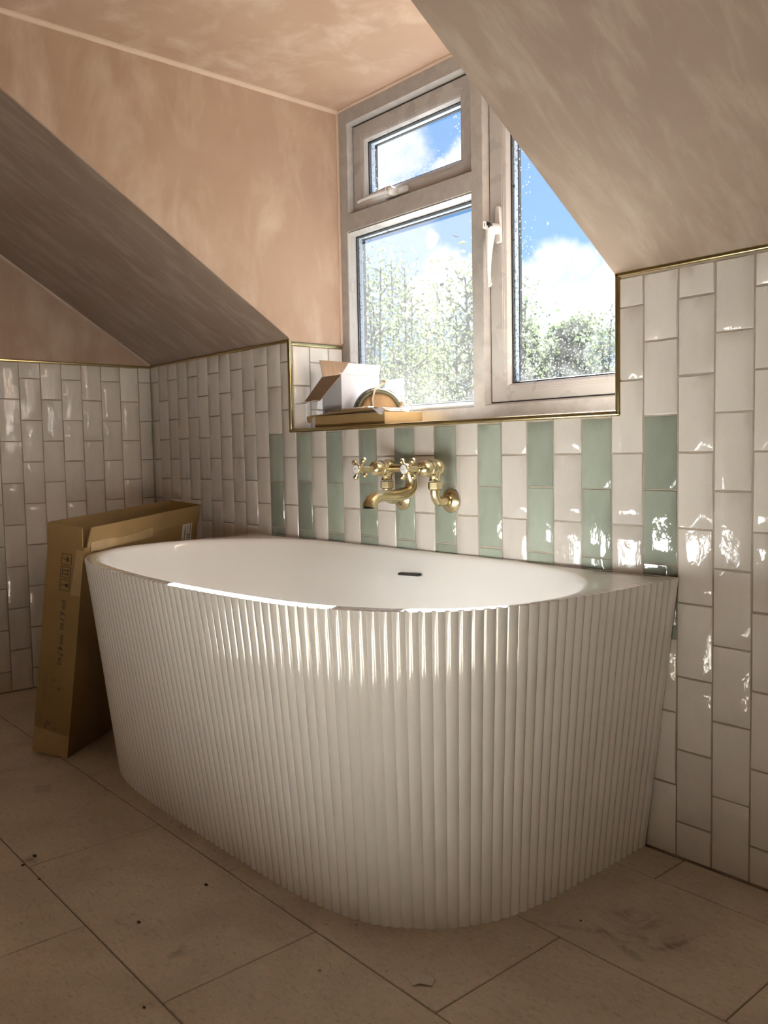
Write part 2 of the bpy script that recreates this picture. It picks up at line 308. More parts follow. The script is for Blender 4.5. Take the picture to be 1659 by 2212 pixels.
def empty(name, loc):
    o = bpy.data.objects.new(name, None); COL.objects.link(o); o.location = loc; o.empty_display_size = .1
    return o
def tag(o, label=None, cat=None, group=None, kind=None):
    if label: o['label'] = label
    if cat: o['category'] = cat
    if group: o['group'] = group
    if kind: o['kind'] = kind
    return o
def struct(o): return tag(o, kind='structure')
def grid_face(mb, O, U, V, nu, nv, mi=0, amp=0, sc=3.0):
    """large plaster face as a grid with a slight hand-made unevenness"""
    O, U, V = Vector(O), Vector(U), Vector(V); n = U.cross(V).normalized(); vs_ = []
    for j in range(nv+1):
        for i in range(nu+1):
            p = O+U*(i/nu)+V*(j/nv); e = min(i, nu-i, j, nv-j) > 0
            vs_.append(p+n*(noise.noise(p*sc)*amp if e else 0))
    mb.add(vs_, [(j*(nu+1)+i, j*(nu+1)+i+1, (j+1)*(nu+1)+i+1, (j+1)*(nu+1)+i) for j in range(nv) for i in range(nu)], mi)

# ------------------------------------------------------------------ measurements of the room (metres)
XR, YF, XL = 4.7, -4.3, 0.0          # right wall, wall behind the camera, left wall
OX0, OX1 = .976, 2.177               # window opening
SILL = .929; ZT = 1.214              # sill top, top of the tiled knee wall
YW = .213                            # inner face of the window frame
TAN = .65; ZC, ZM = 1.957, 2.32      # slope, dormer ceiling, main ceiling
ys = lambda z: -(z-ZT)/TAN
COLP, COL1, JZ, JP = .0778575, .0636, .9149, .1525

# ------------------------------------------------------------------ room shell
# floor: grout bed and 600 x 300 tiles in half bond
f = MB(); f.box((-.3, YF-.2, -.12), (XR+.2, .3, -.0015), 1)
rows = [0.0, -.1105, -.4135, -.7165, -1.0135, -1.3165, -1.6195, -1.9225, -2.2255, -2.5285, -2.8315, -3.1345, -3.4375, -3.7405, -4.0435, YF]
for r in range(len(rows)-1):
    off = 1.4305 if (r % 2 == 1) else 1.7345
    # the row between -0.7165 and -1.0135 has joints at 1.43, 2.04
    a = off-.6075*4
    while a < XR:
        x0, x1 = max(a, XL), min(a+.6075, XR)
        if x1-x0 > .01:
            g = .0011; dz = random.uniform(-.0002, .0002)
            ya, yb = rows[r+1]+g, rows[r]-g
            vs_ = [(x0+g, ya, -.0015), (x1-g, ya, -.0015), (x1-g, yb, -.0015), (x0+g, yb, -.0015)]
            b = .0012
            vs_ += [(x0+g+b, ya+b, dz), (x1-g-b, ya+b, dz), (x1-g-b, yb-b, dz), (x0+g+b, yb-b, dz)]
            f.add(vs_, [(4, 5, 6, 7), (0, 1, 5, 4), (1, 2, 6, 5), (2, 3, 7, 6), (3, 0, 4, 7)], 0)
        a += .6075
struct(f.build('floor', [M_FLOOR, pmat('floor_grout', (.15, .115, .08), .9)]))

# back wall substrate (grout face) around the window opening
G = .0028
b = MB()
b.box((-.3, G, -.1), (OX0-G, .32, ZT)); b.box((OX0-G, G, -.1), (OX1+G, .32, SILL-.003)); b.box((OX1+G, G, -.1), (XR+.2, .32, ZT))
wall_back = struct(b.build('wall_back', M_GROUT))
b = MB(); b.box((-.3, YF-.2, -.1), (-G, .32, 1.2100)); wall_left = struct(b.build('wall_left', M_GROUT))
b = MB(); b.box((-.3, YF-.2, 1.2100), (-.2, .32, 2.5)); b.prism([(-.2, YF-.2, 1.21), (-.2, .32, 1.21), (-.2, .32, 2.5), (-.2, YF-.2, 2.5)], (.2, 0, 0))
struct(b.build('wall_left_plaster', M_PLAST))

def tiles(mb, rects, O, U, V, Nn, opening=None):
    """rects: (u0,u1,v0,v1,material). Each tile is a slightly tilted, rippled slab with soft edges."""
    O, U, V, Nn = map(Vector, (O, U, V, Nn))
    for (u0, u1, v0, v1, mi) in rects:
        if u1-u0 < .006 or v1-v0 < .006: continue
        g = .0013+random.uniform(0, .0006); u0 += g; u1 -= g; v0 += g; v1 -= g
        j = [random.uniform(-.0006, .0006) for _ in range(4)]
        e = .0014
        def lines(a, b_, cuts, step):
            L_ = [a, a+e]; n = max(1, int((b_-a)/step)); L_ += [a+e+(b_-a-2*e)*k/n for k in range(1, n)]; L_ += [b_-e, b_]
            for c in cuts:
                if a+e < c < b_-e: L_.append(c)
            return sorted(L_)
        us = lines(u0, u1, (opening[0], opening[1]) if opening else (), .02)
        vs0 = lines(v0, v1, (opening[2], opening[3]) if opening else (), .025)
        ta, tb = random.gauss(0, .006), random.gauss(0, .004); cu, cv = (u0+u1)/2, (v0+v1)/2
        seed = Vector((random.uniform(0, 50), random.uniform(0, 50), 0)); tint = random.random()
        nu, nv = len(us), len(vs0); P = []
        for jv, v in enumerate(vs0):
            for iu, u in enumerate(us):
                edge = iu in (0, nu-1) or jv in (0, nv-1)
                fu = (u-u0)/(u1-u0); fv = (v-v0)/(v1-v0)
                w = Vector((u, v, 0))*14+seed
                h = ta*(u-cu)+tb*(v-cv)+noise.noise(w)*.0006-.0004
                h -= .0008*(max(0, abs(2*fu-1)-.8)/.2)**2+.00012*(max(0, abs(2*fv-1)-.9)/.1)**2
                du = (j[0]*(1-fv)+j[1]*fv)*(1 if fu < .5 else -1)
                P.append(O+U*(u+du)+V*(v+j[2]*math.sin(fu*PI))+Nn*(h if not edge else -.0025))
        fs = []
        for jv in range(nv-1):
            for iu in range(nu-1):
                if opening:
                    mu, mv = (us[iu]+us[iu+1])/2, (vs0[jv]+vs0[jv+1])/2
                    if opening[0] < mu < opening[1] and opening[2] < mv < opening[3]: continue
                fs.append((jv*nu+iu, jv*nu+iu+1, (jv+1)*nu+iu+1, (jv+1)*nu+iu))
        mb.add(P, fs, mi, tint)

def column(k, u0, u1, vmin, vmax, odd, green=lambda k, j: False):
    out = []; z = JZ+(0 if odd else JP/2)
    js = 0 if odd else .5
    n = -8
    while z+n*JP < vmax:
        a, c = z+n*JP, z+(n+1)*JP
        if c > vmin+.004 and a < vmax: out.append((u0, u1, max(a, vmin), min(c, vmax), 1 if green(k, n) else 0))
        n += 1
    return out
green = lambda k, n: (11 <= k <= 29 and k % 2 == 1 and n in (-1, -2, -3))
tb = MB(); R = []
kmax = int((XR-COL1)/COLP)+2
for k in range(0, kmax):
    u0 = 0.0 if k == 0 else COL1+(k-1)*COLP; u1 = min(COL1+k*COLP, XR)
    if u0 >= XR: break
    for r_ in column(k, u0, u1, .002, 1.2045, k % 2 == 1, green):
        if u0 > .985 and u1 < 2.18 and r_[2] > .925: continue
        R.append(r_)
tiles(tb, R, (0, 0, 0), (1, 0, 0), (0, 0, 1), (0, -1, 0), opening=(.968, 2.185, .9195, 2))
tb.build('tile_cladding', [M_CREAM, M_GREEN], wall_back, smooth=True, angle=50)
tl = MB(); R = []
u = .0522; R += column(0, 0, u, .002, 1.202, False); k = 1
while u < 4.3:
    R += column(k, u, min(u+.0768, 4.3), .002, 1.202, k % 2 == 1); u += .0768; k += 1
tiles(tl, R, (0, 0, 0), (0, -1, 0), (0, 0, 1), (1, 0, 0))
tl.build('tile_cladding', [M_CREAM, M_GREEN], wall_left, smooth=True, angle=50)
# reveals beside the window and the sill
rv = MB(); R = []
ub = [.012, .0787, .1545, .213]
for i in range(3): R += column(i, ub[i], ub[i+1], SILL, 1.193, i % 2 == 0)
tiles(rv, R, (OX0, 0, 0), (0, 1, 0), (0, 0, 1), (1, 0, 0)); rv.build('reveal_tiles', [M_CREAM, M_GREEN], wall_back, smooth=True, angle=50)
rv = MB(); tiles(rv, R, (OX1, 0, 0), (0, 1, 0), (0, 0, 1), (-1, 0, 0)); rv.build('reveal_tiles', [M_CREAM, M_GREEN], wall_back, smooth=True, angle=50)
rv = MB(); R = []
for i in range(9): R.append((OX0+i*.152, min(OX0+(i+1)*.152, OX1), .012, .085, 0)); R.append((OX0+max(0, i*.152-.076), min(OX0+(i+.5)*.152, OX1), .085, .16, 0)); R.append((OX0+i*.152, min(OX0+(i+1)*.152, OX1), .16, .215, 0))
R = [r_ for r_ in R if r_[1]-r_[0] > .01]
tiles(rv, R, (0, 0, SILL), (1, 0, 0), (0, 1, 0), (0, 0, 1)); rv.build('sill_tiles', [M_CREAM, M_GREEN], wall_back, smooth=True, angle=50)

# dormer cheeks (plastered triangles above the reveal tiles)
yM = ys(ZM); yC = ys(ZC)
for nm, x, dx in (('wall_cheek_left', OX0+.001, -.12), ('wall_cheek_right', OX1-.001, .12)):
    c = MB()
    pl = [(x, .30, ZT-.008), (x, .002, ZT-.008), (x, -.004, ZT+.004), (x, yC+.004, ZC+.004), (x, .30, ZC+.004)]
    c.prism(pl, (dx, 0, 0))
    o = c.build(nm, M_PLAST); struct(o)
# sloping ceilings
def slope(name, x0, x1, z0, z1):
    c = MB(); y0, y1 = ys(z0), ys(z1); t = Vector((0, .09, .14))
    nu = max(2, int((x1-x0)/.12)); nv = 10
    pl = [Vector((x0, y0, z0)), Vector((x0, y1, z1)), Vector((x0, y1, z1))+t, Vector((x0, y0, z0))+t]
    c.prism(pl, (x1-x0, 0, 0))
    return struct(c.build(name, M_PSLOPE))
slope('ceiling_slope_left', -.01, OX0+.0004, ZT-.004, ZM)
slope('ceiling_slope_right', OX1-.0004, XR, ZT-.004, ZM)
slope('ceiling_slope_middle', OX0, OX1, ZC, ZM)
c = MB(); c.box((OX0-.05, yC+.002, ZC), (OX1+.05, .34, ZC+.15)); struct(c.build('ceiling_dormer', M_PLAST))
c = MB(); c.box((-.3, YF-.2, ZM), (XR+.2, yM+.01, ZM+.15)); struct(c.build('ceiling', M_PLAST))
c = MB(); c.box((XR, YF-.2, -.1), (XR+.2, .32, 2.5)); struct(c.build('wall_right', M_PAINT))
c = MB(); c.box((-.3, YF-.2, -.1), (XR+.2, YF, 2.5)); struct(c.build('wall_front', M_PAINT))
# skim fillets where plaster planes meet
def strip(name, a, b_, r, mat, n=10, off=(0, 0, 0)):
    a, b_ = Vector(a)+Vector(off), Vector(b_)+Vector(off); c = MB(); c.tube([a+(b_-a)*k/n for k in range(n+1)], r, 10); return struct(c.build(name, mat, smooth=True, angle=80))
strip('trim_1', (OX0+.001, yC+.02, ZC), (OX0+.001, YW, ZC), .011, M_PLAIN)
strip('trim_2', (0, -.003, ZT+.002), (0, yM, ZM), .009, M_PLAIN)
strip('trim_3', (OX0+.001, YW-.004, ZC), (OX0+.001, YW-.004, 1.21), .006, M_PLAIN)
strip('trim_4', (OX0, YW-.004, ZC-.001), (OX1, YW-.004, ZC-.001), .006, M_PLAIN)

# brass tile trims
TW = .0118
def lbar(name, pts, w):
    """trim with rounded nose: pts = list of (start, end) box pairs"""
    c = MB()
    for a, b_ in pts: c.box(a, b_)
    return struct(c.build(name, M_GOLD, bevel=w, segs=3))
lbar('trim_5', [((.0, -.0035, 1.203), (OX0, .006, 1.2125))], .003)
lbar('trim_6', [((OX1, -.0035, 1.2075), (XR, .006, 1.2175))], .003)
lbar('trim_7', [((OX0-TW, -.0035, SILL-TW), (OX0+.0006, .011, 1.2125))], .0045)
lbar('trim_8', [((OX0-TW, -.0035, SILL-TW), (OX1+TW, .011, SILL+.0006))], .0045)
lbar('trim_9', [((OX1-.0006, -.0035, SILL-TW), (OX1+TW, .011, 1.2175))], .0045)
lbar('trim_10', [((OX0-.006, .006, 1.193), (OX0+.0035, YW, 1.203))], .003)
lbar('trim_11', [((OX1-.0035, .006, 1.193), (OX1+.006, YW, 1.203))], .003)
lbar('trim_12', [((-.006, YF, 1.2005), (.0035, 0, 1.2105))], .003)

# ------------------------------------------------------------------ window
def ring(mb, rect, prof, mi=0):
    """mitred frame lofted round a rectangle; prof rows: (inset left, right, bottom, top, y)"""
    x0, x1, z0, z1 = rect; n = len(prof); vs_ = []
    for (l, r_, d, t, y) in prof: vs_ += [(x0+l, y, z0+d), (x1-r_, y, z0+d), (x1-r_, y, z1-t), (x0+l, y, z1-t)]
    mb.add(vs_, [(i*4+k, i*4+(k+1) % 4, (i+1)*4+(k+1) % 4, (i+1)*4+k) for i in range(n-1) for k in range(4)], mi)
win = struct(empty('window_1', (1.577, YW, SILL)))
fr = MB()
MX, TZ = 1.5875, 1.5945
C1 = (OX0-.004, MX, TZ, ZC+.002); C2 = (OX0-.004, MX, SILL-.004, TZ); C3 = (MX, OX1+.004, SILL-.004, ZC+.002)
def P2(l, r_, d, t): return lambda e, y: (l+e, r_+e, d+e, t+e, y)
def frame_cell(cell, l, r_, d, t, deep=.030):
    p = P2(l, r_, d, t)
    ring(fr, cell, [(0, 0, 0, 0, YW+.072), (0, 0, 0, 0, YW), p(-.0015, YW), p(0, YW+.0012), p(.0045, YW+.017), p(.0052, YW+deep), p(.0052, YW+.070), (0, 0, 0, 0, YW+.072)])
frame_cell(C1, .0495, .0215, .0275, .052)
frame_cell(C2, .043, .0215, .048, .0275)
frame_cell(C3, .0215, .012, .050, .052)
fr.build('frame', M_UPVCD, win, smooth=True, angle=20)
def pane(name, mat, x0, x1, z0, z1, y, parent):
    g = MB(); g.box((x0, y, z0), (x1, y+.004, z1)); o = g.build(name, mat, parent); return o
def spacer(parent, x0, x1, z0, z1, y):
    g = MB(); ring(g, (x0, x1, z0, z1), [(-.004, -.004, -.004, -.004, y-.003), (.0032, .0032, .0032, .0032, y-.003), (.0036, .0036, .0036, .0036, y)]); g.build('gasket', M_BLACK, parent)
    g = MB(); ring(g, (x0, x1, z0, z1), [(.003, .003, .003, .003, y+.005), (.006, .006, .006, .006, y+.006), (.006, .006, .006, .006, y+.019), (0, 0, 0, 0, y+.019)]); g.build('spacer_bar', M_SPACER, parent)
    g = MB(); ring(g, (x0, x1, z0, z1), [(.0064, .0064, .0064, .0064, y+.0195), (.0085, .0085, .0085, .0085, y+.0205), (.0085, .0085, .0085, .0085, y+.03)]); g.build('outer_seal', M_BLACK, parent)
def sash(rect, wl, wr, wb, wt, y=YW+.020, name='sash'):
    s_ = MB(); x0, x1, z0, z1 = rect
    p = lambda e, yy: (wl+e, wr+e, wb+e, wt+e, yy)
    ring(s_, rect, [(0, 0, 0, 0, y+.03), (0, 0, 0, 0, y+.001), (.0012, .0012, .0012, .0012, y), p(-.002, y), p(-.001, y+.0012), p(.0005, y+.0005), p(.003, y+.0005), p(.004, y+.0018), p(.0055, y+.001), p(.012, y+.003), p(.018, y+.011), p(.0185, y+.016), p(.0185, y+.04), (0, 0, 0, 0, y+.045)])
    o = s_.build(name, M_UPVC, win, smooth=True, angle=22)
    s_ = MB(); ring(s_, rect, [(-.0045, -.0045, -.0045, -.0045, y+.003), (.0015, .0015, .0015, .0015, y+.003), (.0015, .0015, .0015, .0015, y+.02)]); s_.build('gasket', M_BLACK, o)
    return o
S1 = (1.0295, 1.5585, TZ+.0355, 1.8965)
s1 = sash(S1, .0385, .0385, .026, .0385)
i1 = (S1[0]+.057, S1[1]-.057, S1[2]+.0445, S1[3]-.057)
pane('pane', glass_mat('glass_top', *i1[:2], *i1[2:], haze=.04), i1[0]-.004, i1[1]+.004, i1[2]-.004, i1[3]+.004, YW+.038, s1); spacer(s1, *i1, YW+.038)
S3 = (MX+.0295, OX1-.014, SILL+.054, 1.8965)
s3 = sash(S3, .044, .034, .030, .0385, name='opening_sash')
i3 = (S3[0]+.0625, S3[1]-.0525, S3[2]+.0485, S3[3]-.057)
pane('pane', glass_mat('glass_right', *i3[:2], *i3[2:], haze=.05), i3[0]-.004, i3[1]+.004, i3[2]-.004, i3[3]+.004, YW+.038, s3); spacer(s3, *i3, YW+.038)
# fixed lower left light with its own bead
i2 = (OX0-.004+.048, MX-.027, SILL-.004+.065, TZ-.040)
bd = MB(); ring(bd, i2, [(-.006, -.006, -.013, -.010, YW+.003), (-.004, -.004, -.010, -.008, YW+.0025), (-.002, -.002, -.004, -.004, YW+.012), (0, 0, 0, 0, YW+.020), (0, 0, 0, 0, YW+.05)]); bead = bd.build('glazing_bead', M_UPVC, win, smooth=True, angle=22)
pane('pane', glass_mat('glass_left', *i2[:2], *i2[2:], haze=.15), i2[0]-.003, i2[1]+.003, i2[2]-.003, i2[3]+.003, YW+.034, win); spacer(bead, *i2, YW+.034)

# handles
def casement_handle():
    hx, hz, y0 = 1.652, 1.452, YW+.020
    h = MB()
    # base plate
    pl = []
    for (dx, dz) in [(-.011, -.036), (-.007, -.040), (.007, -.040), (.011, -.036), (.0095, .02), (.0075, .052), (.004, .058), (-.004, .058), (-.0075, .052), (-.0095, .02)]: pl.append((hx+dx, y0, hz+dz))
    h.prism(pl, (0, -.010, 0)); base = h.build('handle', M_WHITE, win, bevel=.002)
    h = MB(); h.tube([(hx, y0-.008, hz-.004), (hx, y0-.026, hz-.004), (hx, y0-.040, hz-.006)], [.015, .0145, .0125], 20)
    n = 16; pts = []; rad = []
    for i in range(n+1):
        t = i/n; pts.append((hx-.002*t, y0-.036-.012*math.sin(t*PI*.55)+.006*t*t, hz-.004-.150*t)); rad.append(.0125*(1-t)**1.6+.0062+.0022*max(0, (t-.85)/.15))
    h.tube(pts, rad, 16, flat=.62); h.ball(pts[-1], .0082, 14, sc=(1, .65, 1)); h.build('lever', M_WHITE, base, smooth=True, angle=60)
    h = MB(); h.lathe((hx, y0-.042, hz-.001), (0, -1, .1), [(0, .0098), (.009, .0098), (.0105, .008)], 20); lk = h.build('lock_barrel', M_BLACK, base, smooth=True)
    h = MB(); k = Matrix.Translation((hx, y0-.050, hz-.004)); h.box((-.0012, -.004, -.0015), (.0012, .006, .0015), mat=k); h.prism([(hx-.001, y0-.054, hz-.012), (hx-.001, y0-.054, hz+.006), (hx-.001, y0-.058, hz+.010), (hx-.001, y0-.066, hz+.009), (hx-.001, y0-.068, hz+.004), (hx-.001, y0-.068, hz-.010)], (.002, 0, 0)); h.build('key', M_WHITE, lk, bevel=.0006)
    h = MB(); h.box((hx-.0013, y0-.0635, hz-.005), (hx+.0023, y0-.0622, hz+.004)); h.build('key_slot', M_BLACK, lk)
casement_handle()
def top_handle():
    hx, hz, y0 = 1.235, S1[2]+.014, YW+.020
    h = MB(); pl = []
    for (dx, dz) in [(-.045, -.008), (-.041, -.0105), (.05, -.0105), (.056, -.007), (.056, .007), (.05, .0105), (-.041, .0105), (-.045, .008)]: pl.append((hx+dx, y0, hz+dz))
    h.prism(pl, (0, -.010, 0)); base = h.build('handle', M_WHITE, win, bevel=.002)
    h = MB(); pts = []; rad = []
    for i in range(15):
        t = i/14; pts.append((hx+.006-.150*t, y0-.034-.006*math.sin(t*PI*.6)+.008*t*t, hz+.001)); rad.append(.0125*(1-t)**1.4+.0058)
    h.tube([(hx+.004, y0-.008, hz), (hx+.004, y0-.036, hz)], [.014, .0125], 18); h.tube(pts, rad, 16, flat=.62); h.ball(pts[0], .016, 14, sc=(1, .7, .8)); h.ball(pts[-1], .0062, 10); h.build('lever', M_WHITE, base, smooth=True, angle=60)
    h = MB(); h.lathe((hx, y0-.041, hz+.001), (0, -1, 0), [(0, .0085), (.005, .0085), (.006, .0068)], 20); h.build('lock_barrel', M_BLACK, base, smooth=True)
top_handle()

# ------------------------------------------------------------------ bathtub
def build_bath():
    C = 1.55; H = .586; root = tag(empty('bathtub', (C, -.4, 0)), 'white back-to-wall bathtub with vertically fluted curved outside', 'bathtub')
    T = [(2.328, -.004), (2.327, -.113), (2.3235, -.2586), (2.3125, -.3815), (2.2921, -.4806), (2.2588, -.5585), (2.2086, -.620), (2.1488, -.6673), (2.0776, -.7057), (1.9805, -.735), (1.844, -.7525), (1.674, -.765), (C, -.768)]
    B = [(2.253, -.004), (2.2535, -.2), (2.2538, -.31), (2.2415, -.43), (2.2076, -.516), (2.1547, -.58), (2.0868, -.63), (1.985, -.659), (1.85, -.6725), (1.674, -.676), (C, -.676)]
    I = [(C, -.024), (1.75, -.024), (1.90, -.027), (2.0, -.038), (2.08, -.062), (2.15, -.105), (2.215, -.165), (2.262, -.235), (2.287, -.305), (2.292, -.38), (2.274, -.475), (2.237, -.548), (2.187, -.600), (2.13, -.642), (2.06, -.677), (1.97, -.704), (1.84, -.722), (1.67, -.735), (C, -.738)]
    def mir(L_): return L_+[(2*C-x, y) for x, y in reversed(L_[:-1])]
    def spline(P, n):          # Catmull-Rom then even arc length
        P = [Vector((x, y)) for x, y in P]; q = []
        for i in range(len(P)-1):
            a, b_, c_, d_ = P[max(i-1, 0)], P[i], P[i+1], P[min(i+2, len(P)-1)]
            for k in range(24):
                t = k/24; q.append(.5*((2*b_)+(c_-a)*t+(2*a-5*b_+4*c_-d_)*t*t+(3*b_-a-3*c_+d_)*t**3))
        q.append(P[-1]); L_ = [0]
        for i in range(1, len(q)): L_.append(L_[-1]+(q[i]-q[i-1]).length)
        out = []; j = 0
        for k in range(n+1):
            s_ = L_[-1]*k/n
            while j < len(L_)-2 and L_[j+1] < s_: j += 1
            t = (s_-L_[j])/max(1e-9, L_[j+1]-L_[j]); out.append(q[j].lerp(q[j+1], t))
        return out, L_[-1]
    ribs = 117; per = 12; n = ribs*per
    t_, LT = spline(mir(T), n); b_, LB = spline(mir(B), n)
    def nrm(P, i):
        a, c_ = P[max(i-2, 0)], P[min(i+2, len(P)-1)]; d = (c_-a).normalized(); nn = Vector((d.y, -d.x))
        return -nn if nn.dot(P[i]-Vector((C, -.3))) < 0 else nn
    NV = 10; vs_ = []; LBs = [0]
    def sc(i):
        u = (i/per) % 1.0; s_ = abs(math.cos(PI*(u-.5)))  # round ribs, narrow valleys
        ends = min(1, i/(per*.8), (n-i)/(per*.8))
        return -.0045*(1-s_**.72)*ends
    for j in range(NV+1):
        h = j/NV; z = H*h
        for i in range(n+1):
            nn = (nrm(b_, i)*(1-h)+nrm(t_, i)*h).normalized(); p = b_[i].lerp(t_[i], h)+nn*sc(i)
            vs_.append((p.x, p.y, z if j < NV else H-.0015))
    m = n+1
    body = MB(); body.add(vs_, [(j*m+i, j*m+i+1, (j+1)*m+i+1, (j+1)*m+i) for j in range(NV) for i in range(n)])
    # flat back panel
    body.add([(b_[0].x, -.004, 0), (b_[-1].x, -.004, 0), (t_[-1].x, -.004, H), (t_[0].x, -.004, H)], [(0, 1, 2, 3)])
    # rim: outer loop (with the straight back) to inner loop
    outer = [Vector(vs_[NV*m+i]) for i in range(m)]
    nb = 240
    outer += [Vector((t_[-1].x+(t_[0].x-t_[-1].x)*k/nb, -.004, H-.0015)) for k in range(1, nb)]
    I_, _ = spline(mir(I[::-1]) if False else I, 400)
    poly = [Vector((p.x, p.y)) for p in I_]+[Vector((2*C-p.x, p.y)) for p in reversed(I_)][1:-1]
    cc = Vector((C, -.36)); ang = [(math.atan2(p.y-cc.y, p.x-cc.x), (p-cc).length) for p in poly]; ang.sort()
    def rad(a):
        lo, hi = 0, len(ang)-1
        if a <= ang[0][0] or a >= ang[-1][0]:
            a0, r0 = ang[-1]; a1, r1 = ang[0]; a1 += 2*PI; aa = a if a > 0 else a+2*PI; return r0+(r1-r0)*(aa-a0)/max(1e-9, a1-a0)
        while hi-lo > 1:
            md = (lo+hi)//2
            if ang[md][0] <= a: lo = md
            else: hi = md
        a0, r0 = ang[lo]; a1, r1 = ang[hi]; return r0+(r1-r0)*(a-a0)/max(1e-9, a1-a0)
    A = [math.atan2(p.y-cc.y, p.x-cc.x) for p in outer]; RI = [rad(a) for a in A]
    K = len(outer); loops = [outer]
    def loop(off, z, sx=1, sy=1):
        out = []
        for a, r_, o_ in zip(A, RI, outer):
            rr = r_-off
            out.append(Vector((cc.x+math.cos(a)*rr*sx, cc.y+math.sin(a)*rr*sy, z)))
        return out
    l0 = [o_.lerp(i_, .10) for o_, i_ in zip(outer, loop(0, H))]
    for p in l0: p.z = H
    loops.append(l0)
    loops += [loop(-.008, H), loop(-.004, H-.0008), loop(0, H-.0035), loop(.003, H-.008), loop(.0055, H-.016), loop(.009, H-.035)]
    for (z, sx, sy) in [(.50, .985, .965), (.42, .968, .935), (.34, .948, .90), (.26, .922, .86), (.21, .895, .825), (.175, .86, .78), (.152, .81, .72), (.14, .74, .63), (.134, .6, .5), (.131, .4, .33), (.129, .15, .12)]:
        loops.append(loop(.009, z, sx, sy))
    base = len(body.v); fs = []
    V2 = [p for L_ in loops for p in L_]; nl = len(loops)
    for j in range(nl-1):
        for i in range(K): fs.append((j*K+i, j*K+(i+1) % K, (j+1)*K+(i+1) % K, (j+1)*K+i))
    fs.append(tuple((nl-1)*K+i for i in range(K)))
    body.add(V2, fs)
    body.build('body', M_ACRYL, root, smooth=True, angle=32, merge=True)
    # overflow slot in the back inner wall
    o = MB(); dd = Matrix.Translation((1.572, -.052, .5255)) @ Matrix.Rotation(math.radians(-3), 4, 'Y')
    o.box((-.041, -.004, -.0035), (.041, .010, .0035), mat=dd); o.build('overflow_slot', M_DARK, root, bevel=.003)
    return root
build_bath()

